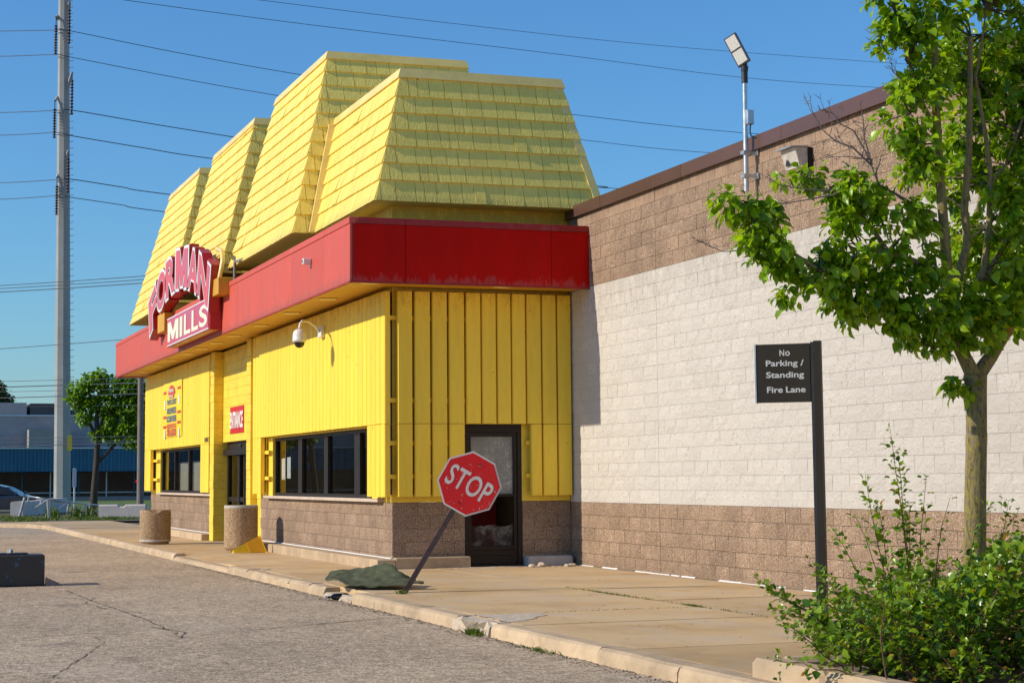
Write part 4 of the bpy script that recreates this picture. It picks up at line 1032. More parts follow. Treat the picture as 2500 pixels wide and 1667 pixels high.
# ================================================================ leaning stop sign
sb = Vector((5.95, -4.58, 0.0))
so = empty('stop_sign', sb, 'scratched red stop sign on a brown post leaning over the pavement', 'sign')
nrm = (CAM - Vector((5.95, -3.7, 1.4))); nrm.z = 0; nrm.normalize()
nrm = (nrm*0.86 + Vector((1, 0, 0))*0.14).normalized()
side = Vector((-nrm.y, nrm.x, 0)).normalized()          # to the right in the picture
lean = R(30.0)
up = (EZ*math.cos(lean) + side*math.sin(lean)).normalized(); rt = (side*math.cos(lean) - EZ*math.sin(lean)).normalized()
oc = on(1076, 1110.5, 0, 5.95+0.0); 
c0 = sb + up*((oc-sb).dot(up)) + rt*((oc-sb).dot(rt)) + nrm*0.045
RO = 0.412
def octa(r, off): return [c0 + nrm*off + (rt*math.cos(R(22.5+45*k)) + up*math.sin(R(22.5+45*k)))*r for k in range(8)]
pl_ = MB().prism(octa(RO, 0.0), nrm*0.004).build('plate', M['stopwhite'], so); fixn(pl_.data)
f_ = MB().prism(octa(RO*0.945, 0.0055), nrm*0.002).build('red_field', M['stopred'], pl_); fixn(f_.data)
def cond(body): return text_on(body, c0+nrm*0.0095, rt, up, 0.60, 0.272, 0.014, spacing=1.05)
cond('STOP').build('lettering', M['stopwhite'], pl_)
for k in (1, -1):
    p = c0 + up*0.27*k + nrm*0.008; MB().tube([p, p+nrm*0.008], .012, 8).build('bolt', M['dark'], pl_)
mb = MB()
for i in range(46):
    a = rnd.uniform(0, 6.28); r = RO*0.85*math.sqrt(rnd.random()); p = c0 + (rt*math.cos(a)+up*(math.sin(a)*0.9-0.1))*r + nrm*0.0102
    b = rnd.uniform(0, 3.14); d = (rt*math.cos(b)+up*math.sin(b)); q = nrm.cross(d); L = rnd.choice((.006, .01, .012, .03)); ww = rnd.uniform(.0012, .004)
    mb.add([p-d*L, p-q*ww, p+d*L, p+q*ww*1.4], [(0,1,2,3)])
mb.build('scratches', M['sill'], pl_, 'stuff')
top = c0 - nrm*0.045 + up*0.33
base_c = sb - up*0.05
px_, py_ = rt, nrm; hw = 0.033
def sq(p): return [p-px_*hw-py_*hw, p+px_*hw-py_*hw, p+px_*hw+py_*hw, p-px_*hw+py_*hw]
ps = MB().hexa(sq(base_c)+sq(top)).build('post', M['postbrown'], so)
mb = MB()
L = (top-sb).length
for i in range(int(L/0.10)):
    p = sb + up*(0.1+i*0.10) + nrm*(hw+.001); mb.add([p+(rt*math.cos(k*1.0472)+up*math.sin(k*1.0472))*.007 for k in range(6)], [(0,1,2,3,4,5)])
mb.build('bolt_holes', M['dark'], ps, 'stuff')

# ================================================================ fire lane sign
DL = 14.45
A1, A2 = at(1738, 795, DL+0.14), at(1862, 787, DL); Bz = at(1866, 923, DL).z
pt_ = Vector((A2.x, A2.y, 0)); pl2 = Vector((A1.x, A1.y, 0))
ex_ = (pt_-pl2).normalized(); nn_ = Vector((ex_.y, -ex_.x, 0)); 
if nn_.dot(CAM-pt_) < 0: nn_ = -nn_
fl = empty('fire_lane_sign', (pt_.x, pt_.y, 0), 'dark bronze no parking fire lane sign on a tall square post', 'sign')
zt, zb2 = A2.z-.005, Bz
pw = (pt_-pl2).length
def fbox(u0, u1, n0, n1, z0, z1, name, mat, par=None):
    P4 = [pt_+ex_*u0+nn_*n0, pt_+ex_*u1+nn_*n0, pt_+ex_*u1+nn_*n1, pt_+ex_*u0+nn_*n1]
    return MB().hexa([(p.x, p.y, z0) for p in P4]+[(p.x, p.y, z1) for p in P4]).build(name, mat, par or fl)
fp = fbox(-pw, -0.004, -0.035, 0.035, zb2, zt, 'panel', M['bronze']); fixn(fp.data)
fbox(-pw-.012, -pw-.001, -0.040, 0.040, zb2-.004, zt+.004, 'edge_trim', M['galv'], fp)
for o in (fbox(0.0, 0.024, -0.03, 0.03, -0.05, zt+.01, 'post', M['dark']), fbox(0.026, 0.080, -0.04, 0.04, -0.05, zt+.018, 'post', M['bronze'])): fixn(o.data)
cz = (zt+zb2)/2; ht = zt-zb2
for body, dz, wfr, h in (('No', .345, .20, .105), ('Parking /', .155, .70, .135), ('Standing', -.045, .70, .135), ('Fire Lane', -.285, .72, .105)):
    cc = pt_ - ex_*(pw*0.47) + nn_*0.0365 + EZ*(cz+dz*ht)
    cc = cc if body != 'Fire Lane' else cc+ex_*0.005
    if body == 'No':
        for ch_, du in (('N', -.05), ('o', .055)): text_on(ch_, cc+ex_*(pw*du)-EZ*(0 if ch_ == 'N' else ht*.012), ex_, EZ, pw*.088, ht*(.105 if ch_ == 'N' else .082), 0.020).build('letter', M['signgrey'], fp)
        continue
    if body == 'Fire Lane':
        for wd_, du, ww in (('Fire', -.205, .29), ('Lane', .18, .36)): text_on(wd_, cc+ex_*(pw*du), ex_, EZ, pw*ww, ht*h, 0.020).build('lettering', M['signgrey'], fp)
        continue
    text_on(body, cc, ex_, EZ, pw*wfr, ht*h, 0.020).build('lettering', M['signgrey'], fp)
# ================================================================ planters and small things on the pavement
def planter(c, r, h, label, chip):
    p = empty('planter', c, label, 'planter')
    mb = MB(); n = 44
    prof = [(r*0.88, 0.0), (r*0.90, 0.05), (r*0.985, 0.06), (r, 0.10), (r, h-0.10), (r*1.0, h-0.04), (r*0.985, h), (r*0.80, h+.002), (r*0.78, h-0.12), (0.0, h-0.14)]
    mb.lathe(c, prof, n)
    for i in range(len(mb.v)):
        x, y, z = mb.v[i]; k = i//n
        if chip and 4 <= k <= 8:
            a = math.atan2(y-c[1], x-c[0]); d = abs((a-chip+math.pi) % (2*math.pi)-math.pi)
            if d < 0.45: mb.v[i] = (x, y, z-0.055*(1-d/0.45)-rnd.uniform(0, .02))
    ob = mb.build('bowl', M['aggregate'], p)
    q = MB(); q.lathe(c, [(r*1.004, h-0.05), (r*1.006, h-0.02), (r*0.99, h+.004)], n) if not chip else q.lathe(c, [(r*1.004, 0.062), (r*1.006, 0.09), (r*1.004, 0.11)], n)
    q.build('rim_band', M['concrete'], p)
    return p
planter((-13.62, -4.72, 0.0), 0.345, 0.765, 'round pebble-faced planter with a chipped rim near the curb', R(-10))
planter((-8.33, -3.82, 0.0), 0.335, 0.915, 'taller round pebble-faced planter in front of the glass doors', None)
# fallen yellow cone: three-sided hollow pylon lying on its side
g1, g2_ = on(589, 1268.5, 2, 0.0), on(614, 1268, 2, 0.0); Dc = (g1-CAM).dot(CF); g2_ = at(614, 1268, Dc-.05); g2_.z = 0.0
q1 = [g1, g2_, at(597.5, 1228.5, Dc-.02)]
tip = at(533, 1264, Dc-.25); tip.z = .035
cone = empty('caution_cone', (g1.x, g1.y, 0.0), 'yellow three-sided caution cone lying on its side by the taller planter', 'cone')
tp = [tip+Vector((-.02, .0, -.03)), tip+Vector((.02, .04, -.03)), tip+Vector((0, .02, .035))]
mb = MB()
mb.add(q1+tp, [(0,1,4,3), (1,2,5,4), (2,0,3,5), (3,4,5)]); o = mb.build('shell', M['ycone'], cone); fixn(o.data)
cen = (q1[0]+q1[1]+q1[2])/3
ins = [cen+(p-cen)*0.86 for p in q1]; back = [cen+(p-cen)*0.6 + (tip-cen)*.5 for p in q1]
mb = MB(); nrmc = Vector((.03, -.012, 0))
mb.add([p+nrmc for p in q1]+[p+nrmc for p in ins], [(0,1,4,3), (1,2,5,4), (2,0,3,5)]); mb.add(q1+[p+nrmc for p in q1], [(0,1,4,3), (1,2,5,4), (2,0,3,5)]); o = mb.build('base_flange', M['ycone'], cone); fixn(o.data)
mb = MB(); mb.add([p+nrmc*0.6 for p in ins]+[p+nrmc*0.1 for p in back], [(0,1,4,3), (1,2,5,4), (2,0,3,5), (3,4,5)]); mb.build('hollow_inside', M['yconein'], cone)
# crumpled green rug
def rug():
    rows_ = [  # u, v of the photograph, distance: from the far edge over the ridge to the near hem
      [(770,1316,24.9),(800,1312,24.9),(830,1318,24.8),(862,1322,24.7),(900,1326,24.5),(940,1332,24.2),(960,1334,24.0)],
      [(758,1312,24.6),(786,1308,24.6),(824,1306,24.5),(860,1297,24.35),(893,1286.5,24.2),(918,1312,24.0),(950,1335,23.8)],
      [(757,1314,24.5),(782,1311,24.4),(820,1309,24.3),(858,1300,24.2),(893,1288,24.1),(920,1314,23.9),(945,1336,23.7)],
      [(752,1321,24.3),(776,1318,24.2),(812,1322,24.1),(852,1320,24.0),(894,1316,23.9),(926,1329,23.75),(950,1336,23.65)],
      [(750,1327,24.1),(772,1329,24.0),(806,1334,23.85),(848,1336,23.75),(894,1335,23.7),(930,1336,23.6),(965,1336.5,23.6)],
      [(746,1329,24.0),(770,1324,23.9),(796,1338,23.7),(842,1341,23.6),(892,1340,23.55),(932,1339.5,23.5),(976,1336.5,23.5)],
      [(745,1331,23.9),(768,1330,23.75),(792,1343,23.5),(838,1346.5,23.4),(888,1345.5,23.4),(930,1343.5,23.4),(972,1338.5,23.4)]]
    mb = MB(); n = 7
    for rw in rows_:
        for u, v_, d in rw:
            p = at(u, v_, d); p.z = max(p.z, .012); mb.v.append(tuple(p))
    for i in range(len(rows_)-1):
        for j in range(n-1): k = i*n+j; mb.f.append([k, k+1, k+n+1, k+n]); mb.mi.append(0); mb.sm.append(True)
    o = mb.build('rug', M['rug'], None, None, 'crumpled dark green rug lying on the pavement behind the stop sign', 'rug')
    md = o.modifiers.new('smooth', 'SUBSURF'); md.levels = md.render_levels = 3
    tx = bpy.data.textures.new('rug_wrinkle', 'CLOUDS'); tx.noise_scale = .13
    md = o.modifiers.new('wrinkle', 'DISPLACE'); md.texture = tx; md.strength = .065; md.mid_level = .5; md.texture_coords = 'GLOBAL'
    md = o.modifiers.new('thickness', 'SOLIDIFY'); md.thickness = 0.014; md.offset = 0
    return o
rug()
# black bottle in the gutter
bp = Vector((5.05, -5.33, ZA+0.045)); bd = Vector((-.22, .97, 0)).normalized(); bs_ = Vector((bd.y, -bd.x, 0))
mb = MB(); rows_ = [(-.02,.012),(.03,.014),(.045,.03),(.07,.042),(.22,.044),(.25,.03),(.253,.0)]; vs_ = []; n_ = 14
for t, r in rows_:
    for k in range(n_):
        th = 2*math.pi*k/n_; vs_.append(bp + bd*(t*1.15) + bs_*math.cos(th)*r*1.5 + EZ*math.sin(th)*r)
mb.add(vs_, [(i*n_+k, i*n_+(k+1) % n_, (i+1)*n_+(k+1) % n_, (i+1)*n_+k) for i in range(len(rows_)-1) for k in range(n_)], 0, True)
bo = mb.build('bottle', paint('black_bottle', (0.008, 0.008, 0.008), 0.12, 0.1, 3, coat=0.5), None, None, 'small flat black bottle lying in the gutter by the broken curb', 'bottle'); fixn(bo.data)
mb = MB(); mb.tube([bp-bd*.055, bp-bd*.022], .017, 10); mb.build('cap', M['galv'], bo)
# black painted block at the left edge
bl = MB(); y0_, y1_ = -10.6, -8.39
bl.box(-0.75, -0.16, y0_, y1_, ZA, 0.335, 0, .018)
bo = bl.build('concrete_block', M['blackblock'], None, None, 'black painted concrete block with blue paint showing, standing on the asphalt', 'block')
lid = MB(); lid.box(-0.60, -0.30, -9.2, -8.62, 0.336, 0.36, 0, .01); lid.build('lid', M['blackblock'], bo)
mb = MB()
for i in range(5):
    mb = MB(); x, y = -0.45+rnd.gauss(0, .04), -8.86+rnd.gauss(0, .05); mb.tube([(x, y, 0.36), (x+.01, y+.01, 0.41)], .022, 6)
    mb.build('anchor_bolt', M['galv'], bo)
mb = MB(); mb.hexa([(-.30,-8.37,ZA),(-.14,-8.37,ZA),(-.16,-8.12,ZA),(-.34,-8.15,ZA),(-.28,-8.37,ZA+.10),(-.16,-8.37,ZA+.13),(-.2,-8.2,ZA+.05),(-.3,-8.24,ZA+.06)]); mb.build('rubble_lump', M['wood'], None, None, 'small dark lump of rubble against the black concrete block', 'rubble')
# stones and glass crumbs at the end door
def stone(p, s, label=None):
    mb = MB(); n1, n2 = 5, 7; vs = []
    for i in range(n1+1):
        for k in range(n2):
            ph = math.pi*i/n1; th = 2*math.pi*k/n2; rr = s*rnd.uniform(.75, 1.15)
            vs.append((p[0]+rr*math.sin(ph)*math.cos(th)*1.2, p[1]+rr*math.sin(ph)*math.sin(th), p[2]+s*.4+rr*math.cos(ph)*.6))
    mb.add(vs, [(i*n2+k, i*n2+(k+1) % n2, (i+1)*n2+(k+1) % n2, (i+1)*n2+k) for i in range(n1) for k in range(n2)])
    o = mb.build('stone', M['brokencurb'], None, None, label, 'stone', 'stones in front of the end door'); fixn(o.data); return o
for p, s, lb in (((0.62, -0.92, 0), .055, 'flat pale stone lying at the right foot of the smashed door'), ((0.58, -0.74, 0), .075, 'largest pale stone beside the right door jamb'), ((0.70, -0.36, 0), .050, 'round white stone in front of the low corner curb'), ((0.62, -0.26, 0), .046, 'grey white stone touching the round white stone'), ((0.55, 0.02-.2, 0), .045, 'tan stone near the inner wall corner')): stone(p, s, lb)
mb = MB()
for i in range(900):
    x = 0.25+abs(rnd.gauss(0, .28)); y = rnd.uniform(-2.3, -0.15) if rnd.random() < .7 else rnd.gauss(-1.5, .3); s_ = rnd.uniform(.003, .012); a = rnd.uniform(0, 6.28)
    mb.add([(x+s_*math.cos(a+k*2.1), y+s_*math.sin(a+k*2.1), .003) for k in range(3)]+[(x, y, s_)], [(0,1,3), (1,2,3), (2,0,3)])
mb.build('glass_crumbs', M['sill'], None, 'stuff', 'broken glass crumbs scattered before the smashed end door', 'glass')
mb = MB()
for i in range(420):
    x = rnd.uniform(0.5, 17); y = rnd.uniform(-4.9, -0.1); z = .004
    if rnd.random() < .45: y = rnd.uniform(-10, -5.3); z = ZA+.004
    s_ = rnd.uniform(.006, .022); a = rnd.uniform(0, 6.28)
    mb.add([(x+s_*rnd.uniform(.4, 1.3)*math.cos(a+k*1.57), y+s_*rnd.uniform(.4, 1.3)*math.sin(a+k*1.57), z+rnd.uniform(0, .006)) for k in range(4)], [(0,1,2,3)])
mb.build('litter_scraps', M['soil'], None, 'stuff', 'dry leaf scraps scattered over the pavement and asphalt', 'litter')

# ================================================================ cameras and lights on the buildings
dcm = empty('dome_camera', (-3.90, -3.23, 4.0), 'white dome security camera on a curved arm below the soffit', 'camera')
mb = MB(); mb.box(-4.02, -3.78, -3.30, -3.222, 3.95, 4.15, 0, .01); mb.build('mount_plate', M['white'], dcm)
dc = Vector((-3.30, -3.80, 3.98))
mb = MB(); mb.tube([(-3.90, -3.30, 4.06), (-3.78, -3.42, 4.16), (-3.6, -3.58, 4.22), (-3.42, -3.72, 4.20), (-3.33, -3.78, 4.14), (dc.x, dc.y, 4.06)], .024, 10); mb.build('arm', M['white'], dcm)
mb = MB(); mb.lathe((dc.x, dc.y, 3.77), [(0.0, .28), (.06, .275), (.105, .235), (.118, .17), (.12, .10), (.123, .096), (.123, .06), (.09, .045)], 24); hb = mb.build('housing', M['white'], dcm)
mb = MB(); mb.lathe((dc.x, dc.y, 3.77), [(.094, .05), (.09, .01), (.068, -.028), (.036, -.048), (0, -.054)], 20); mb.build('dome', paint('smoked_dome', (0.02, 0.02, 0.022), 0.08, 0.1, 2), hb)
fc = MB().box(-1.72, -1.60, -4.13, -3.992, 5.00, 5.10, 0, .01).build('box_camera', M['white'], None, None, 'tiny white box camera on the red fascia', 'camera')
mb = MB(); mb.lathe((-1.66, -4.132, 5.05), [(.02, 0), (.02, .02)], 8); mb = MB().box(-1.68, -1.64, -4.138, -4.131, 5.03, 5.07); mb.build('lens', M['dark'], fc)
mb = MB().box(-1.62, -1.58, -4.02, -3.992, 4.95, 5.0); mb.build('bracket', M['galv'], fc)
# flood light on its pipe
fb = on(1714, 420, 1, -0.16); ft_ = on(1714, 185, 1, -0.16)
fl_ = empty('flood_light', (fb.x, -0.16, 5.2), 'black flood light on a galvanised pipe clamped to the wall coping', 'light')
mb = MB(); mb.tube([(fb.x, -.16, 5.13), (fb.x+.02, -.16, ft_.z)], .033, 14); mb.build('pipe', M['galv'], fl_)
hz = ft_.z
mb = MB(); mb.tube([(fb.x+.02, -.16, hz-.03), (fb.x+.02, -.16, hz+.13)], .043, 12); mb.tube([(fb.x+.02, -.16, hz+.13), (fb.x+.03, -.16, hz+.2)], .05, 10); mb.build('slip_fitter', M['dark'], fl_)
DP = (Vector((fb.x, -.2, 6.9))-CAM).dot(CF)
q_ = [at(1662, 93, DP+.05), at(1690, 79, DP+.02), at(1721, 129, DP-.06), at(1693, 160, DP-.03)]
cq = (q_[0]+q_[1]+q_[2]+q_[3])/4
e1 = ((q_[3]-q_[0])+(q_[2]-q_[1])).normalized(); e2 = (q_[1]-q_[0])+(q_[2]-q_[3]); e2 = (e2-e1*e2.dot(e1)).normalized(); e3 = e1.cross(e2).normalized()
if e3.dot(CAM-cq) < 0: e3 = -e3
e3 = (e3+Vector((-.25, -.12, -.05))).normalized(); e2 = (e2-e3*e2.dot(e3)).normalized(); e1 = (e1-e3*e1.dot(e3)-e2*e1.dot(e2)).normalized()
hl, hw_ = (q_[3]-q_[0]).length/2, (q_[1]-q_[0]).length/2*1.02
def hb8(l0, l1, w0, w1, t0, t1): return [cq+e1*a+e2*b+e3*t for t in (t0, t1) for a, b in ((l0, w0), (l1, w0), (l1, w1), (l0, w1))]
hd = MB(); hd.hexa(hb8(-hl, hl, -hw_, hw_, -.05, 0.0)); p8 = hb8(-hl, hl, -hw_, hw_, -.0502, -.0501)
hd.hexa([cq+e1*a+e2*b+e3*t for t, k in ((-.11, .7), (-.051, 1)) for a, b in ((-hl*k, -hw_*k), (hl*k, -hw_*k), (hl*k, hw_*k), (-hl*k, hw_*k))])
hd = hd.build('lamp_head', M['dark'], fl_); fixn(hd.data)
for a, b in ((-hl+.018, -.012), (.012, hl-.018)):
    o = MB().hexa(hb8(a, b, -hw_+.016, hw_-.016, .001, .006)).build('led_panel', paint('led_lens', (0.62, 0.58, 0.50), 0.25, 0.12, 60, None, 0, 0.3, 90), hd); fixn(o.data)
mb = MB(); mb.tube([cq+e1*hl*.95+e3*-.05, Vector((fb.x+.02, -.16, hz+.13))], .035, 8); mb.build('knuckle', M['dark'], fl_)
for z in (5.33, 5.64):
    mb = MB(); mb.box(fb.x-.045, fb.x+.06, -.215, -.105, z-.022, z+.022); mb.box(fb.x+.01, fb.x+.06, -.105, -.012, z-.016, z+.016); mb.box(fb.x-.02, fb.x+.09, -.03, -.012, z-.04, z+.04); mb.build('clamp', M['galv'], fl_)
mb = MB(); mb.box(fb.x+.06, fb.x+.135, -.19, -.09, 6.0, 6.19, 0, .008); mb.build('sensor_box', M['galv'], fl_)
mb = MB(); mb.tube([(fb.x+.1, -.13, 6.0), (fb.x+.06, -.12, 5.93), (fb.x+.05, -.10, 5.86), (fb.x+.16, -.03, 5.80), (fb.x+.25, .05, 5.87)], .010, 6); mb.build('cable', M['dark'], fl_)
# battered wall pack lamp
wp = empty('wall_lamp', (8.2, -0.02, 5.3), 'battered clear wall lamp high on the brown blocks left of the tree', 'light')
x0_, x1_ = 8.00, 8.36
mb = MB(); mb.box(x0_-.015, x1_+.015, -.07, -.012, 5.19, 5.46, 0, .006); mb.build('back_box', M['frame'], wp)
mb = MB(); Pq = [(x0_, -.075, 5.46), (x1_, -.075, 5.46), (x1_, -.075, 5.20), (x0_, -.075, 5.20), (x0_-.01, -.25, 5.45), (x1_+.01, -.25, 5.45), (x1_, -.19, 5.21), (x0_, -.19, 5.21)]
mb.add(Pq, [(4,5,6,7), (0,4,7,3), (1,2,6,5), (3,7,6,2), (0,1,5,4)]); o = mb.build('lens', paint('yellowed_lens', (0.52, 0.48, 0.42), 0.22, 0.25, 9, (0.2, 0.18, 0.15), 0.5, 0.15, 14), wp); fixn(o.data)
mb = MB(); mb.hexa([(x0_-.02, -.32, 5.452), (x1_+.02, -.32, 5.452), (x1_+.02, -.07, 5.465), (x0_-.02, -.07, 5.465), (x0_-.02, -.32, 5.465), (x1_+.02, -.32, 5.465), (x1_+.02, -.07, 5.48), (x0_-.02, -.07, 5.48)]); mb.build('hood', M['galv'], wp)
mb = MB(); mb.add([(8.12, -.238, 5.34), (8.18, -.222, 5.25), (8.06, -.222, 5.25), (8.09, -.232, 5.30)], [(0,1,2,3)]); mb.build('broken_hole', M['dark'], wp)
# ================================================================ far side of the road
def mat_corr():
    mt, nt, bs, out = nodes('blue_ribbed_metal'); P = pos(nt)
    n = noise(nt, P, 0.8, 4, 0.6); r = ramp(nt, [(0.3, (0.008, 0.095, 0.18)), (0.7, (0.012, 0.13, 0.235))]); nt.links.new(n.outputs[0], r.inputs[0])
    nt.links.new(r.outputs[0], bs.inputs['Base Color']); bs.inputs['Roughness'].default_value = 0.4; return mt
M['bluemetal'] = mat_corr()
M['greybrick'] = paint('grey_painted_brick', (0.42, 0.35, 0.335), 0.9, 0.12, 1.2, (0.2, 0.19, 0.2), 0.4, 0.3, 8)
M['shopglass'] = paint('dark_shop_glass', (0.020, 0.019, 0.019), 0.06, 0.3, 0.6, None, 0, 0.02, 0.7)
M['alu'] = paint('pale_aluminium', (0.58, 0.62, 0.66), 0.4, 0.08, 1, metal=0.3)
M['hvac'] = paint('rooftop_unit', (0.30, 0.28, 0.26), 0.7, 0.1, 1)
XB = -126.0
fs_ = empty('shop_building', (XB-6, 5, 0), 'low grey brick shop row with a blue ribbed canopy across the road', 'building')
YA, YBB = -75.0, 70.0
mb = MB(); mb.box(XB-14, XB, YA, YBB, ZA, 6.75); mb.build('wall', M['greybrick'], fs_)
mb = MB(); mb.box(XB-14.2, XB+.08, YA, YBB, 6.75, 6.86); mb.build('parapet_cap', M['alu'], fs_)
CX = XB+3.0
mb = MB(); y = YA
while y < YBB:                                   # ribbed canopy face
    mb.add([(CX, y, 2.22), (CX, y+.30, 2.22), (CX, y+.30, 4.05), (CX, y, 4.05)], [(0,1,2,3)]); mb.add([(CX, y+.30, 2.22), (CX+.10, y+.36, 2.22), (CX+.10, y+.36, 4.05), (CX, y+.30, 4.05)], [(0,1,2,3)])
    mb.add([(CX+.10, y+.36, 2.22), (CX+.10, y+.54, 2.22), (CX+.10, y+.54, 4.05), (CX+.10, y+.36, 4.05)], [(0,1,2,3)]); mb.add([(CX+.10, y+.54, 2.22), (CX, y+.60, 2.22), (CX, y+.60, 4.05), (CX+.10, y+.54, 4.05)], [(0,1,2,3)]); y += .6
mb.quad((XB, YA, 2.2), (CX+.1, YA, 2.2), (CX+.1, YBB, 2.2), (XB, YBB, 2.2)); mb.quad((XB, YA, 4.08), (CX+.1, YA, 4.08), (CX+.1, YBB, 4.08), (XB, YBB, 4.08))
mb.build('canopy', M['bluemetal'], fs_, 'stuff')
mb = MB(); mb.box(CX-.05, CX+.16, YA, YBB, 4.05, 4.14); mb.build('canopy_cap', M['alu'], fs_)
y = -3.0
gx = XB+.05
while y < 14:
    w_ = 2.25
    MB().box(gx, gx+.05, y+.06, y+w_-.06, ZA+.35, 2.2).build('shop_window', M['shopglass'], fs_); y += w_
MB().box(gx, gx+.04, YA, -3.0, ZA+.3, 2.2).build('shop_window', M['shopglass'], fs_); MB().box(gx, gx+.04, 14.2, YBB, ZA+.3, 2.2).build('shop_window', M['shopglass'], fs_)
y = -3.0; k = 0
while y < 14.2:
    MB().box(gx+.02, gx+.14, y-.05, y+.05, ZA, 2.2).build('mullion', M['alu'] if k % 2 else M['bluemetal'], fs_); y += 2.25; k += 1
for z in (0.02, 0.52): MB().box(gx+.02, gx+.12, YA, YBB, z-.04, z+.04).build('transom', M['alu'], fs_)
MB().box(XB+.01, XB+.5, YA, YBB, ZA, ZA+.28).build('plinth', M['greybrick'], fs_)
for a, b, z1 in ((-1.2, 5.2, 8.05), (5.5, 8.6, 8.0), (8.9, 9.6, 7.5)):
    MB().box(XB-9, XB-5, a-3, b-3, 6.86, z1).build('rooftop_unit', M['hvac'] if a < 5 else M['interiordark'], fs_)
yy = at(170, 1000, 150).y
MB().box(CX-2.4, CX-.6, 1.8, 4.9, 4.14, 5.6).build('rooftop_unit', M['hvac'], fs_)

# ---------------------------------------------------------------- steel transmission pole
DPOL = 112.0
pb = at(143, 1150, DPOL); pb.z = ZA
sp = empty('transmission_pole', pb, 'tall tapered grey steel power pole with angled arms and insulator strings', 'pole')
def ring8(c, r, n=8): return [c+Vector((math.cos(2*math.pi*(k+.5)/n+.35)*r, math.sin(2*math.pi*(k+.5)/n+.35)*r, 0)) for k in range(n)]
ptop = at(147, -60, DPOL); zt_ = ptop.z
mb = MB(); r0, r1 = 0.52, 0.31; A = ring8(pb, r0); B = ring8(ptop, r1)
mb.add(A+B, [(k, (k+1) % 8, 8+(k+1) % 8, 8+k) for k in range(8)]+[tuple(range(8, 16))]); o = mb.build('shaft', M['steelpole'], sp); fixn(o.data)
def zpx(v): return at(145, v, DPOL).z
def insul(top, n, ln, sw=.13):
    mb = MB(); mb.tube([top, top-EZ*.5], .03, 5); z = .5; pr_ = []
    for i in range(n):
        pr_ += [(.05, -z-i*ln), (sw, -z-i*ln-ln*.35), (.06, -z-i*ln-ln*.55)]
    mb.lathe(top, pr_, 8); return mb
ins_end = []
for u0, v0, u1, v1, side_ in ((157, 28, 160, 4, 1), (133, 45, 129, 40, 0), (150, 226, 166, 166, 1), (137, 226, 126, 232, 0), (150, 390, 157, 345, 1), (137, 400, 131, 408, 0)):
    a = at(u0, v0, DPOL); b = at(u1, v1, DPOL-.4)
    MB().tube([a, a*.5+b*.5+EZ*.12, b], [.13, .11, .08], 6).build('arm', M['steelpole'], sp)
    tp = b
    o = insul(tp, 11, .20 if side_ else .17).build('insulator', M['insul'], sp)
    ins_end.append(tp-EZ*(.5+11*(.20 if side_ else .17)))
mb = MB()
for k in range(70):
    z = zpx(1020)+ (zt_-zpx(1020))*k/70; t_ = (z-ZA)/(zt_-ZA); r = r0+(r1-r0)*t_
    c = Vector((pb.x+(ptop.x-pb.x)*t_, pb.y+(ptop.y-pb.y)*t_, z)) + CR*(r*.96); mb.tube([c, c+CR*.22, c+CR*.22+EZ*.07], .02, 4)
mb.build('step_bolts', M['steelpole'], sp, 'stuff')
yl = at(161, 990, DPOL-.6); MB().box(yl.x-.02, yl.x+.02, yl.y-.12, yl.y+.12, zpx(1035), zpx(1000)).build('number_plate', M['ycone'], sp)
# ---------------------------------------------------------------- overhead wires
def wire(pts, name, label, r=.028):
    P3 = [at(u, v_, d) for u, v_, d in pts]; fine = []
    n = len(P3)
    for i in range(n-1):                              # Catmull-Rom through the points
        p0, p1, p2, p3 = P3[max(0, i-1)], P3[i], P3[i+1], P3[min(n-1, i+2)]
        for k in range(8):
            t = k/8; fine.append(0.5*((2*p1)+(p2-p0)*t+(2*p0-5*p1+4*p2-p3)*t*t+(3*p1-p0-3*p2+p3)*t**3))
    fine.append(P3[-1]); MB().tube(fine, r, 4).build(name, M['wire'], None, None, label, 'wire', 'overhead power wires')
Dp = DPOL-.4
wire([(-300,76,118),(0,72,115),(130,70,Dp),(158,71,Dp),(400,120,118),(690,172,126),(1100,233,136),(1320,264,142),(1765,310,152),(2400,345,170)], 'power_wire', 'uppermost wire tied to the steel pole, running behind the tallest hood')
wire([(-300,135,118),(0,130,115),(130,126,Dp),(163,132,Dp),(400,178,118),(637,220,125),(1100,295,138),(1340,322,144),(1655,353,152),(2400,395,172)], 'power_wire', 'second wire from the top on the steel pole')
wire([(-300,263,118),(0,259,115),(130,254,Dp),(168,254,Dp),(350,285,117),(535,315,122),(1000,390,134),(1380,428,144),(1450,435,146),(2300,480,170)], 'power_wire', 'third wire from the top on the steel pole')
wire([(-300,316,118),(0,311,115),(130,305,Dp),(163,312,Dp),(330,340,117),(490,365,121),(1000,430,135),(2000,500,160)], 'power_wire', 'fourth wire from the top on the steel pole')
wire([(-300,426,118),(0,420,115),(130,413,Dp),(163,412,Dp),(280,430,116),(390,447,119),(1000,520,135),(2000,590,160)], 'power_wire', 'fifth wire from the top on the steel pole')
wire([(-300,465,118),(0,458,115),(130,450,Dp),(165,454,Dp),(280,471,116),(380,487,119),(1000,560,135),(2000,630,160)], 'power_wire', 'lowest wire tied to the steel pole')
wire([(100,-28,108),(280,0,112),(700,56,122),(1280,125,136),(1700,178,148),(2040,203,158),(2400,222,170)], 'power_wire', 'lower of two thin wires crossing the open sky above the roof', .022)
wire([(300,-35,108),(590,0,116),(1000,50,128),(1500,104,142),(2040,145,158),(2400,168,170)], 'power_wire', 'highest thin wire crossing the upper right sky', .02)
DW = 76.0
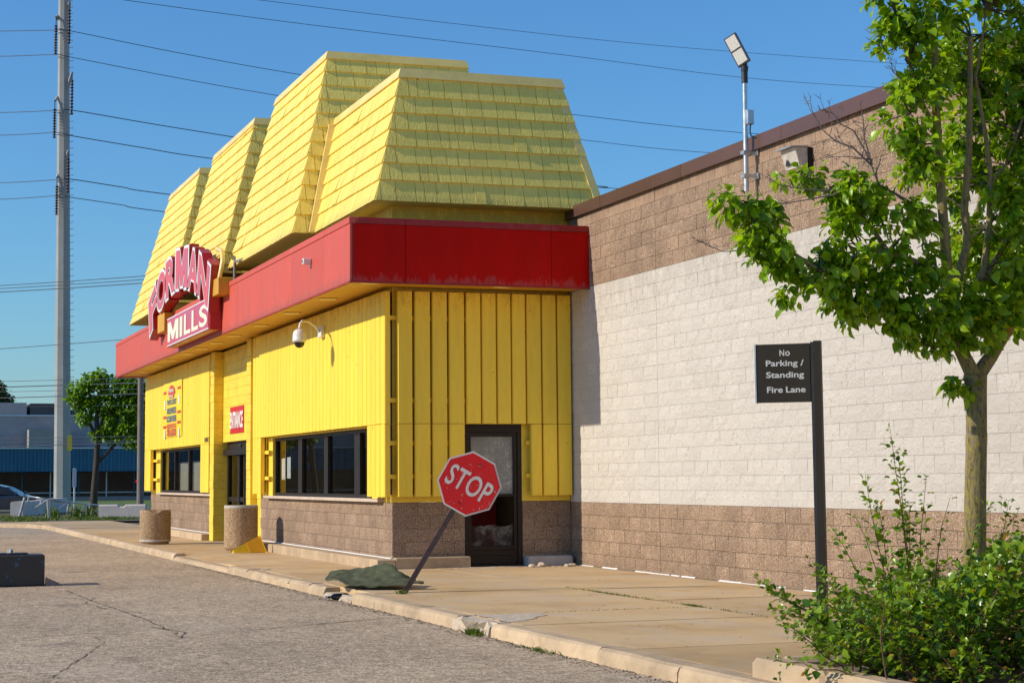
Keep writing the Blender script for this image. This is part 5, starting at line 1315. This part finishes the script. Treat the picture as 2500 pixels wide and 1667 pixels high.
for v0, v1, r, lb in ((656, 634, .018, 'upper thin line running into the far end of the roof'), (663, 642, .018, 'middle thin line running into the far end of the roof'), (671, 650, .022, 'lower thin line running into the far end of the roof'), (801, 776, .016, 'single line running to the corner of the red fascia')):
    wire([(-200, v0+12, 86), (0, v0, 82), (160, (v0+v1)/2+1, 79), (330, v1, DW), (420, v1-8, DW)], 'service_line', lb, r)
for v0, v1, r, lb in ((876, 868, .016, 'topmost line above the far shop roof'), (889, 879, .03, 'thick cable just above the far shop roof'), (900, 893, .014, 'thin line below the thick cable'), (914, 904, .026, 'second thick cable above the rooftop units'), (935, 930, .010, 'faint line over the rooftop units'), (1007, 1001, .014, 'upper line in front of the grey brick wall'), (1016, 1011, .012, 'middle line in front of the grey brick wall'), (1026, 1015, .022, 'thick line in front of the grey brick wall')):
    wire([(-200, v0+5, 92), (0, v0, 90), (160, (v0+v1)/2, 87), (322, v1, DW), (460, v1-6, DW)], 'phone_cable', lb, r)
# ---------------------------------------------------------------- timber pole
wb_ = at(322, 1166, DW); wt_ = at(324, 780, DW); wb_.z = ZA
wp_ = empty('timber_pole', wb_, 'grey timber utility pole with a red band beside the far end of the entrance', 'pole')
MB().tube([wb_, wb_*.5+wt_*.5, wt_], [.145, .13, .115], 12).build('shaft', M['wood'], wp_)
rb_ = at(320, 1105, DW); MB().tube([rb_-EZ*.04, rb_+EZ*.04], .15, 12).build('red_band', M['stopred'], wp_)
# street sign post
qb = at(171, 1165, 96); qt = at(171, 1075, 96); qb.z = ZA
st = MB().tube([qb, qt], .05, 6).build('street_post', M['alu'], None, None, 'thin grey street post with a narrow white plate beside the steel pole', 'post')
pq = at(171, 1098, 95.9); MB().box(pq.x-.02, pq.x+.02, pq.y-.1, pq.y+.1, at(171,1118,95.9).z, at(171,1076,95.9).z).build('plate', M['alu'], st)
# ---------------------------------------------------------------- concrete barriers
def barrier(pa, pb2, h, depth_, label, notch=False, mat='concrete'):
    pa, pb2 = Vector(pa), Vector(pb2); d = (pb2-pa); L = d.length; d.normalize(); n_ = Vector((d.y, -d.x, 0))
    if n_.dot(CAM-pa) < 0: n_ = -n_
    back = -n_*depth_
    prof = [(0, 0, 0), (0, .03, h-.06), (0.0, .07, h)]
    mb = MB(); b_ = .045
    if notch: xs_ = [(0, h), (L*.40, h), (L*.44, h*.86), (L*.54, h*.86), (L*.58, h), (L, h)]
    else: xs_ = [(0, h), (L, h)]
    vs = []
    for s, z in xs_:
        p = pa+d*s; vs += [p, p+EZ*(z-b_), p-n_*b_+EZ*z, p+back+n_*b_+EZ*z, p+back+EZ*(z-b_), p+back]
    fs = []
    for i in range(len(xs_)-1):
        for k in range(6): fs.append((i*6+k, i*6+(k+1) % 6, (i+1)*6+(k+1) % 6, (i+1)*6+k))
    fs += [tuple(range(6))[::-1], tuple(range(len(vs)-6, len(vs)))]
    mb.add(vs, fs); o = mb.build('concrete_barrier', M[mat], None, None, label, 'barrier', 'concrete barriers on the verge'); fixn(o.data); return o
M['barrier'] = paint('weathered_barrier', (0.66, 0.58, 0.51), 0.9, 0.12, 1.5, (0.3, 0.28, 0.26), 0.5, 0.2, 14)
def gp(u, v_, z=0.0): p = on(u, v_, 2, z); return p
barrier(gp(226, 1190), gp(333, 1189), .52, .5, 'grey concrete barrier with a notched top next to the planter', True, 'barrier')
a_ = gp(53, 1187); b__ = at(105, 1183, 72); 
DB = (a_-CAM).dot(CF)
def ga(u, d_): p = at(u, 1180, d_); return Vector((p.x, p.y, 0.0))
barrier(ga(52, 74.5), ga(106, 80.0), .62, .5, 'white concrete barrier behind the leaning fence, left one of a pair', False, 'barrier')
barrier(ga(107, 80.2), ga(155, 85.0), .66, .5, 'white concrete barrier behind the leaning fence, right one of a pair', False, 'barrier')
# ---------------------------------------------------------------- bent pipe fence
fe = empty('pipe_fence', ga(113, 70), 'bent galvanised pipe fence leaning on the verge', 'fence')
def pp(u, v_, d_): return at(u, v_, d_)
for q in (((44,1188,73),(57,1142,73)), ((113,1194,69.5),(110,1146,69.5)), ((64,1165,76),(66,1136,76)), ((155,1176,74),(158,1155,74)), ((205,1180,74),(208,1155,74)), ((92,1160,72),(95,1150,72))):
    MB().tube([pp(*q[0]), pp(*q[1])], .055 if q[0][0] in (44, 113) else .04, 8).build('post', M['galv'], fe)
for q in (((66,1139,76),(110,1147,70),(150,1152,72),(210,1158,76),(260,1164,80),(330,1172,84)), ((82,1165,71),(110,1147,70)), ((126,1172,73),(157,1154,74)), ((164,1178,73),(207,1156,75)), ((212,1180,75),(255,1158,78))):
    MB().tube([pp(*t) for t in q], .035, 7).build('rail', M['galv'], fe)
# ---------------------------------------------------------------- parked dark car at the left edge
def car(front, heading, label):
    """saloon; front = middle of the front bumper on the ground, heading = unit vector the car points to"""
    f = Vector(heading).normalized(); s = Vector((-f.y, f.x, 0)); c = empty('parked_car', front, label, 'car')
    front = Vector(front)
    def Q(l, w_, z): return front - f*l + s*w_ + EZ*z
    side = [(0.05,.32),(0.0,.50),(0.10,.66),(0.55,.78),(1.25,.92),(1.40,.96),(2.05,1.33),(2.55,1.44),(3.2,1.42),(3.9,1.10),(4.05,1.04),(4.65,.98),(4.75,.60),(4.70,.32)]
    half = lambda z: .90 if z < .95 else .90-.30*(z-.95)/.5
    mb = MB(); vs = []; n = len(side)
    for w_ in (-1, -.8, .8, 1):
        for l, z in side: vs.append(Q(l, w_*half(z), z - (.03 if abs(w_) == 1 and z > 1.0 else 0)))
    fs = []
    for k in range(3):
        for i in range(n): fs.append((k*n+i, k*n+(i+1) % n, (k+1)*n+(i+1) % n, (k+1)*n+i))
    fs += [tuple(range(n)), tuple(range(3*n, 4*n))[::-1]]
    mb.add(vs, fs, 0, False); M['carpaint'] = paint('navy_car_paint', (0.010, 0.014, 0.028), 0.18, 0.05, 1, None, 0, 0, 10, coat=0.6)
    b = mb.build('body', M['carpaint'], c); fixn(b.data)
    e = .012
    for sg in (-1, 1):
        wz = [(1.62,.99),(2.12,1.28),(2.55,1.37),(3.15,1.35),(3.62,1.10),(3.62,.99)]
        MB().add([Q(l, sg*(half(z)+e), z) for l, z in wz], [tuple(range(6))]).build('side_window', M['shopglass'], c)
        for l in (.85, 3.8):
            t = MB(); t.tube([Q(l, sg*.72, .32), Q(l, sg*.915, .32)], .32, 20); o = t.build('wheel', M['dark'], c)
            t = MB(); t.tube([Q(l, sg*.916, .32), Q(l, sg*.925, .32)], .21, 16); t.build('rim', M['galv'], o)
        mb = MB(); mb.hexa([Q(1.62,sg*.90,.98),Q(1.50,sg*.90,.98),Q(1.50,sg*1.10,.98),Q(1.60,sg*1.10,.98),Q(1.62,sg*.90,1.12),Q(1.50,sg*.90,1.10),Q(1.50,sg*1.10,1.10),Q(1.60,sg*1.10,1.13)]); mb.build('wing_mirror', M['carpaint'], c)
        mb = MB(); mb.hexa([Q(.06,sg*.45,.60),Q(.06,sg*.86,.60),Q(.32,sg*.905,.62),Q(.32,sg*.5,.62),Q(.10,sg*.45,.70),Q(.10,sg*.86,.70),Q(.38,sg*.905,.74),Q(.34,sg*.5,.74)]); mb.build('headlight', M['white'], c)
    MB().add([Q(1.44,-.74,.985),Q(1.44,.74,.985),Q(2.04,.60,1.335),Q(2.04,-.60,1.335)], [(0,1,2,3)]).build('windscreen', M['shopglass'], c)
    return c
cp_ = at(126, 1178, 83); cp_.z = ZA
car(cp_, (0.30, 0.95, 0), 'dark blue saloon car parked behind the leaning fence at the left edge')
# ================================================================ foliage helpers
def frames(d, up):
    """arrays of unit dirs d (n,3) and up hints -> side, normal"""
    s = np.cross(d, up); s /= np.linalg.norm(s, axis=1, keepdims=True)+1e-9
    n = np.cross(s, d); return s, n
def leaf_mesh(name, P, Dv, Up, L, Wd, mat, fold=0.22, curl=0.25):
    """P bases (n,3), Dv dirs, Up hints, L lengths, Wd half widths: six-point folded leaves"""
    n = len(P); s, nn = frames(Dv, Up)
    L = L[:, None]; Wd = Wd[:, None]
    v0 = P; v1 = P + Dv*L*.38 + s*Wd + nn*Wd*fold; v2 = P + Dv*L*.38 - s*Wd + nn*Wd*fold
    v3 = P + Dv*L*.74 + s*Wd*.72 - nn*L*curl*.25 + nn*Wd*fold; v4 = P + Dv*L*.74 - s*Wd*.72 - nn*L*curl*.25 + nn*Wd*fold
    v5 = P + Dv*L - nn*L*curl; vm = P + Dv*L*.55 - nn*L*curl*.1
    V = np.stack([v0, v1, v3, v5, v4, v2, vm], 1).reshape(-1, 3)
    tri = np.array([[0,6,1],[1,6,2],[2,6,3],[3,6,4],[4,6,5],[5,6,0]])
    F = (np.arange(n)[:, None, None]*7 + tri[None]).reshape(-1, 3)
    me = bpy.data.meshes.new(name); me.vertices.add(len(V)); me.vertices.foreach_set('co', V.ravel().astype(np.float32))
    me.loops.add(F.size); me.loops.foreach_set('vertex_index', F.ravel().astype(np.int32))
    me.polygons.add(len(F)); me.polygons.foreach_set('loop_start', np.arange(0, F.size, 3, dtype=np.int32)); me.polygons.foreach_set('loop_total', np.full(len(F), 3, dtype=np.int32))
    me.materials.append(mat); me.update(calc_edges=True); me.validate()
    return me
rg = np.random.default_rng(5)
def unit(a): return a/(np.linalg.norm(a, axis=1, keepdims=True)+1e-9)
def rosettes(C_, dirs, k, L, wratio, droop, spread=0.6, Lv=.3):
    """k leaves around each centre, leaning out along dirs and drooping"""
    n = len(C_); C2 = np.repeat(C_, k, 0); d = np.repeat(dirs, k, 0)
    r = unit(rg.normal(size=(n*k, 3))); dv = unit(d*0.5 + r*spread + np.array([0, 0, -droop]))
    P = C2 + r*L*.35 + rg.normal(size=(n*k, 3))*L*.25
    ln = L*(1+Lv*rg.normal(size=n*k)).clip(.45, 1.7)
    up = unit(np.array([[-.1, -.55, 0.8]]) + rg.normal(size=(n*k, 3))*.45)
    return P, dv, up, ln, ln*wratio
def at_np(u, v_, D): return np.array(at(u, v_, D))
PX2M = lambda D: D*S/FPX                      # metres per photograph pixel (2352 wide) at distance D

# ================================================================ pear tree at the right
TD = 13.5
tb = at(2238, 1400, TD); tb.z = 0.05
tree = empty('pear_tree', (tb.x, tb.y, 0.0), 'leafy pear tree with lichen-covered trunk and some bare twigs at the right', 'tree')
mb = MB()
mb.tube([tb-EZ*.1, at(2238,1300,TD), at(2240,1150,TD), at(2243,1000,TD), at(2242,900,TD), at(2240,860,TD)], [.10,.087,.081,.077,.079,.088], 14)
mb.build('trunk', M['bark'], tree)
limbs = [([(2240,870,0),(2205,800,-.05),(2185,720,-.1),(2178,640,-.12)], [.06,.05,.045,.04]),
 ([(2240,870,0),(2275,820,.05),(2310,760,.15),(2345,700,.25),(2390,600,.4),(2450,480,.5)], [.06,.052,.048,.042,.035,.02]),
 ([(2178,650,-.12),(2168,520,-.1),(2158,400,0),(2150,250,.05),(2146,100,.1),(2140,-60,.1),(2135,-250,.1)], [.042,.037,.034,.03,.026,.02,.012]),
 ([(2178,640,-.12),(2110,605,-.2),(2040,580,-.3),(1980,575,-.35),(1930,620,-.4),(1880,620,-.45),(1835,590,-.5),(1790,560,-.5),(1740,510,-.5),(1700,470,-.5)], [.034,.028,.024,.021,.018,.015,.013,.011,.008,.005]),
 ([(2040,580,-.3),(2000,520,-.25),(1960,470,-.2),(1900,440,-.2),(1850,420,-.2)], [.02,.016,.013,.009,.005]),
 ([(2205,780,-.05),(2120,760,-.15),(2040,720,-.2),(1960,700,-.25),(1890,680,-.3)], [.03,.024,.018,.012,.006]),
 ([(2200,640,0),(2222,560,.05),(2215,480,.05),(2226,350,.05),(2228,200,.05),(2230,85,.05)], [.034,.032,.029,.024,.021,.018]),
 ([(2215,700,.05),(2260,620,.12),(2272,520,.15),(2275,400,.15),(2262,300,.15),(2240,180,.15),(2258,80,.15),(2265,20,.15)], [.032,.028,.024,.02,.016,.012,.009,.004]),
 ([(2275,420,.15),(2310,380,.2),(2340,300,.25),(2380,180,.3)], [.016,.013,.01,.006]),
 ([(2260,640,.12),(2310,560,.2),(2345,480,.25),(2400,420,.3)], [.022,.018,.013,.008]),
 ([(2178,640,-.12),(2190,660,.4),(2230,560,.9),(2260,420,1.2),(2250,250,1.3)], [.035,.03,.025,.018,.01]),
 ([(2150,300,.05),(2115,230,0),(2085,130,-.1),(2060,40,-.1),(2040,-60,-.1)], [.018,.015,.012,.009,.005]),
 ([(2155,330,.02),(2120,300,-.1),(2090,260,-.15)], [.012,.008,.005])]
lm = MB()
for pts, rr in limbs: lm.tube([at(u, v_, TD+d) for u, v_, d in pts], rr, 8)
lm.build('limb', M['bark'], tree, 'stuff')
# bare dead twigs
tw = MB()
def twig(pts, r0, n_sub, depth=0):
    P3 = [at(u, v_, TD+d) for u, v_, d in pts]; m_ = len(P3)
    tw.tube(P3, [r0*(1-.8*i/(m_-1)) for i in range(m_)], 5)
    for k in range(n_sub):
        i = rnd.randrange(1, m_); p = P3[i-1].lerp(P3[i], rnd.random()); d = (P3[i]-P3[i-1]).normalized()
        a = (d + Vector((rnd.gauss(0,.7), rnd.gauss(0,.7), rnd.gauss(.15,.7)))).normalized(); L = rnd.uniform(.04, .16)
        q = [p, p+a*L*.5+Vector((rnd.gauss(0,.012),)*3), p+a*L+Vector((0, 0, rnd.uniform(0, .03)))]
        tw.tube(q, [r0*.35, r0*.28, .0015], 4)
        for kk in range(3):
            b = (a+Vector((rnd.gauss(0,.8), rnd.gauss(0,.8), rnd.gauss(0,.8)))).normalized()*L*rnd.uniform(.15,.4); s0 = q[1].lerp(q[2], rnd.random()); tw.tube([s0, s0+b], [.0025, .0012], 4)
twig([(2150,495,-.1),(2090,465,-.2),(2020,425,-.25),(2008,400,-.25),(2000,370,-.28)], .014, 8)
twig([(2002,380,-.28),(1960,340,-.3),(1920,325,-.3),(1890,300,-.3),(1868,262,-.3)], .009, 16)
twig([(2002,375,-.28),(1985,320,-.3),(1982,270,-.3),(1975,235,-.3)], .008, 12)
twig([(2000,370,-.28),(1960,300,-.3),(1930,285,-.3),(1915,262,-.3),(1880,250,-.3)], .007, 14)
twig([(2005,368,-.28),(1950,360,-.32),(1890,362,-.32)], .006, 8)
twig([(1930,445,-.35),(1860,458,-.4),(1800,468,-.4),(1760,455,-.4)], .007, 10)
twig([(1920,440,-.35),(1850,435,-.4),(1790,425,-.4),(1750,400,-.4)], .007, 10)
twig([(1740,580,-.5),(1700,575,-.5),(1660,578,-.5),(1600,552,-.5)], .007, 10)
twig([(2060,110,-.1),(2035,120,-.1),(2015,100,-.1),(1992,90,-.1)], .006, 8)
twig([(2075,190,-.1),(2050,165,-.1),(2045,130,-.1)], .006, 6)
tw.build('dead_twigs', M['twig'], tree, 'stuff')
blobs = [(1690,470,48,46,-.5),(1730,500,45,40,-.5),(1770,535,60,45,-.5),(1800,595,60,38,-.5),(1755,600,28,30,-.5),(1850,655,55,40,-.45),(1850,412,50,26,-.2),(1905,455,60,28,-.2),(1960,430,70,30,-.25),(2010,470,80,42,-.25),(2080,500,60,40,-.2),
 (1935,520,50,35,-.35),(1960,590,80,45,-.35),(1920,640,60,40,-.35),(1990,660,90,50,-.3),(2080,660,90,50,-.25),(1960,700,80,38,-.3),(2050,728,80,42,-.25),(2150,720,90,55,-.2),(2240,720,80,60,-.1),(2130,765,70,32,-.15),(2215,760,60,28,-.1),(2310,715,70,65,.1),
 (2340,620,60,90,.1),(2320,470,70,80,.2),(2100,330,60,45,-.1),(2060,285,35,35,-.1),(2120,385,50,40,-.05),(2085,225,55,40,-.1),(2130,190,60,50,0),(2080,110,60,45,-.1),(2060,40,45,35,-.1),(2120,40,60,45,0),(2030,5,25,20,-.1),(2190,30,40,30,.1),(2190,150,60,70,.5),(2230,280,80,90,.7),(2200,410,70,80,.6),
 (2310,130,70,70,.4),(2310,270,70,90,.5),(2340,30,50,40,.3),(2330,390,60,70,.4),(2250,520,70,60,.6),(2290,610,60,50,.5),(2180,560,60,40,.4),(2110,590,50,35,-.2),(2060,560,45,30,-.3),(2200,880,14,14,-.1),(2440,300,110,260,.5),(2460,620,110,170,.4),(2250,-60,170,60,.3),(2300,-180,200,100,.3),(2100,-90,100,60,.1),(2280,640,90,120,.9),(2230,130,100,110,1.0)]
Cs, Ds = [], []
for u, v_, ru, rv, dd in blobs:
    k = PX2M(TD); n_ = max(3, int(ru*rv/285))
    for i in range(n_):
        while 1:
            a = rg.uniform(-1, 1, 3)
            if a@a <= 1: break
        D2 = TD+dd+a[2]*min(ru, rv)*k*1.1
        c = at_np(u+a[0]*ru, v_+a[1]*rv, D2)
        o_ = np.array(CR)*a[0]+np.array(EZ)*(-a[1]*.6)-np.array(CF)*(-a[2]); o_ = o_/(np.linalg.norm(o_)+1e-6)
        for q in range(3): Cs.append(c+rg.normal(size=3)*.035); Ds.append(o_)
Cs, Ds = np.array(Cs), np.array(Ds)
P, dv, up, ln, wd = rosettes(Cs, Ds, 10, .068, .31, .45, .75, .38)
link('crown', leaf_mesh('crown', P-np.array(wloc(tree)), dv, up, ln, wd, M['leaf']), tree); tag(col.objects['crown'], None, None, None, 'stuff')
# small twigs inside the crown
tm = MB()
for i in range(0, len(Cs), 4):
    c = Vector(Cs[i]); best = min((Vector(at(u, v_, TD+d)) for pts, rr in limbs for u, v_, d in pts), key=lambda q: (q-c).length_squared)
    if (best-c).length < .9: tm.tube([best, best.lerp(c, .5)+Vector((rnd.gauss(0,.03), rnd.gauss(0,.03), rnd.gauss(.02,.03))), c], [.008, .006, .003], 4)
tm.build('twig', M['barkdark'], tree, 'stuff')

# ================================================================ shrub in the bed
bedz = 0.06
SD = 12.6
sroot = at(2200, 1560, SD); shrub = empty('shrub', (sroot.x, sroot.y, 0.0), 'sprawling green shrub with reddish shoots round the tree trunk', 'shrub')
st_ = MB(); LP, LD, LU, LL, LW = [], [], [], [], []
def shoot(b, tip, r0=.007, leaves=30, size=.048, bend=.15, bare=0.15):
    b, tip = Vector(b), Vector(tip); L = (tip-b).length; sag = Vector((rnd.gauss(0,.05), rnd.gauss(0,.05), bend*L*.5))
    pts = []
    for i in range(7):
        t = i/6; pts.append(b.lerp(tip, t)+sag*(4*t*(1-t))*.5+Vector((rnd.gauss(0,.008), rnd.gauss(0,.008), rnd.gauss(0,.008))))
    st_.tube(pts, [r0*(1-.8*i/6) for i in range(7)], 5)
    for k in range(leaves):
        t = bare+(1-bare)*rnd.random()**.8; i = min(5, int(t*6)); p = pts[i].lerp(pts[i+1], t*6-i); d = (pts[i+1]-pts[i]).normalized()
        o_ = Vector((rnd.gauss(0,1), rnd.gauss(0,1), rnd.gauss(.1,.7))).normalized(); dd = (d*.45+o_).normalized()
        LP.append(tuple(p+o_*rnd.uniform(.005,.05))); LD.append(tuple(dd)); LU.append((rnd.gauss(-.1,.45), rnd.gauss(-.25,.45), 1)); l = size*rnd.uniform(.45,1.35)*(1.15-.5*t); LL.append(l); LW.append(l*rnd.uniform(.33,.44))
def topline(u):
    pts = [(1740,1335),(1800,1350),(1850,1330),(1900,1320),(1950,1300),(2010,1270),(2060,1230),(2110,1250),(2160,1270),(2220,1240),(2280,1210),(2352,1180),(2500,1150)]
    for (a, b), (c, d) in zip(pts[:-1], pts[1:]):
        if a <= u <= c: return b+(d-b)*(u-a)/(c-a)
    return 1335
for i in range(330):
    u = 1780+(2560-1780)*rnd.random()**.8; tl = topline(u); v_ = tl+20+(1590-tl)*rnd.random()**1.05; D2 = SD+rnd.uniform(-1.0, 1.5)
    tip = at(u, v_, D2); bu = max(1965, 2190+rnd.gauss(0, 120)+(u-2190)*.35); bs0 = at(bu, 1600, D2+rnd.uniform(-.2,.3)); bs0.z = bedz
    if tip.z < .15: continue
    shoot(bs0, tip, .006, 36, .060, .25)
for tu, tv, dd, n_ in ((2042,988,0,46),(2060,1040,0,50),(1985,1090,-.1,26),(2130,1095,.1,34),(2180,1145,.1,20),(2010,1150,-.1,34),(2090,1150,0,50),(1905,1200,-.2,30),(1860,1290,-.3,26),(1745,1335,-.3,40),(1770,1395,-.3,40),(1800,1440,-.4,40),(1760,1345,-.2,30),(1890,1330,-.2,40),(2270,1160,.2,26),(2320,1150,.2,30),(2345,1165,.2,40),(1965,1180,-.1,24)):
    D2 = SD+dd; bs0 = at(2140+(tu-2140)*.25+rnd.gauss(0,15), 1560, D2+.1); bs0.z = bedz
    shoot(bs0, at(tu, tv, D2), .007, int(n_*(2.6 if tu < 1910 else 1.8)), .060, .12, .22)
# dense heart of the bush
k = PX2M(SD); cen = []
for i in range(900):
    u = rnd.gauss(2240, 170); tl = topline(max(1745, min(2490, u)))+60; v_ = tl+(1640-tl)*rnd.random(); 
    if u < 1900 and rnd.random() < .6: continue
    p = at(u, v_, SD+rnd.uniform(-.9, 1.6)); 
    if p.z > .05: cen.append(tuple(p))
cen = np.array(cen); P, dv, up, ln, wd = rosettes(cen, unit(rg.normal(size=cen.shape)+np.array([0,-.3,.6])), 6, .062, .40, -.1, .9)
P = np.vstack([P, np.array(LP)]); dv = np.vstack([dv, unit(np.array(LD))]); up = np.vstack([up, unit(np.array(LU))]); ln = np.concatenate([ln, LL]); wd = np.concatenate([wd, LW])
o = link('foliage', leaf_mesh('foliage', P-np.array(wloc(shrub)), dv, up, ln, wd, M['shrubleaf'], .3, .2), shrub); o['kind'] = 'stuff'
st_.build('stems', M['stem'], shrub, 'stuff')
# planting bed: raised kerb and gravel
kb = on(1745, 1552, 2, 0.0)
bx0_ = kb.x
bed = MB(); bed.box(bx0_+.10, 30, -5.0, -1.6, -0.1, bedz); bed.build('planting_bed', M['mulch'], None, 'structure')
def kerb(x0, x1, y0, y1, lab):
    mb = MB(); mb.box(x0, x1, y0, y1, -0.10, 0.135, 0, .035); return mb.build('bed_kerb', M['curb'], None, None, lab, 'kerb', 'kerb stones round the planting bed')
kerb(bx0_, bx0_+1.02, -5.06, -4.84, 'kerb stone at the near left corner of the planting bed'); kerb(bx0_+1.04, bx0_+3.2, -5.06, -4.84, 'second kerb stone along the front of the planting bed')
kerb(bx0_+.0, bx0_+.17, -4.835, -3.4, 'kerb stone running back from the bed corner towards the wall')

# ================================================================ street tree and distant tree
def street_tree(base, top_pts, blobs_, D0, leaf, mat, name, label, nleaf, dens, trunk_r):
    b = Vector(base); t = empty(name, b, label, 'tree')
    mb = MB()
    for pts, rr in top_pts: mb.tube([at(u, v_, D0+d) for u, v_, d in pts], rr, 8)
    mb.build('trunk', M['barkdark'], t)
    C2, D3 = [], []; k2 = PX2M(D0)
    for u, v_, ru, rv in blobs_:
        for i in range(max(6, int(ru*rv*dens))):
            while 1:
                a = rg.uniform(-1, 1, 3)
                if .15 < a@a <= 1: break
            C2.append(at_np(u+a[0]*ru, v_+a[1]*rv, D0+a[2]*min(ru, rv)*k2*1.3)); o_ = np.array(CR)*a[0]-np.array(EZ)*a[1]*.7-np.array(CF)*(-a[2]); D3.append(o_)
    C2 = np.array(C2); D3 = unit(np.array(D3)); P, dv, up, ln, wd = rosettes(C2, D3, nleaf, leaf, .36, .25, .8)
    o = link('crown', leaf_mesh('crown', P-np.array(b), dv, up, ln, wd, M[mat]), t); o['kind'] = 'stuff'
    return t
D4 = 84.0; b4 = at(216, 1172, D4); b4.z = ZA
street_tree(b4, [([(214,1180,0),(217,1120,0),(222,1060,0),(224,1010,0),(222,960,0),(226,900,0)], [.19,.155,.14,.125,.10,.05]), ([(222,1065,0),(250,1035,0),(275,1010,0),(300,960,0)], [.09,.08,.06,.03]), ([(224,1010,0),(205,970,0),(190,920,0)], [.09,.07,.03]), ([(224,1000,0),(240,950,0),(262,900,0)], [.08,.06,.03])],
  [(185,895,28,18),(170,915,18,14),(215,880,32,16),(232,860,10,12),(260,885,34,20),(295,890,34,24),(325,905,24,34),(200,930,34,14),(190,960,20,13),(240,925,36,20),(285,935,36,24),(320,960,22,34),(250,960,24,16),(290,985,34,20),(240,990,22,12),(225,1000,18,10),(310,1010,24,20),(335,1000,14,24),(265,1000,24,14),(350,940,30,60),(380,930,30,50)],
  D4, .17, 'farleaf', 'street_tree', 'small round green street tree beside the steel pole', 9, .105, .2)
D5 = 170.0; b5 = at(-8, 1150, D5); b5.z = ZA
street_tree(b5, [([(-8,1150,0),(-8,1000,0),(-6,930,0)], [.35,.28,.12])], [(-5,905,18,16),(8,915,18,14),(-2,930,16,14),(14,928,10,9),(-25,910,20,28),(0,885,8,8)], D5, .30, 'farleaf2', 'distant_tree', 'dark green tree behind the far shop roof at the left edge', 8, .16, .3)

# two more street trees further left along the road: they stand outside the frame and show in the window glass
src = [o for o in col.objects if o.name.startswith('street_tree')][0]
for (x, y), lb in (((-62, -16.5), 'street tree left of the frame, mirrored in the right-hand shop windows'), ((-74, -27), 'farther street tree left of the frame, mirrored faintly in the shop windows')):
    r = src.copy(); col.objects.link(r); r.location = (x, y, ZA); r.rotation_euler = (0, 0, x); r['label'] = lb
    for ch in src.children:
        c2 = ch.copy(); col.objects.link(c2); c2.parent = r
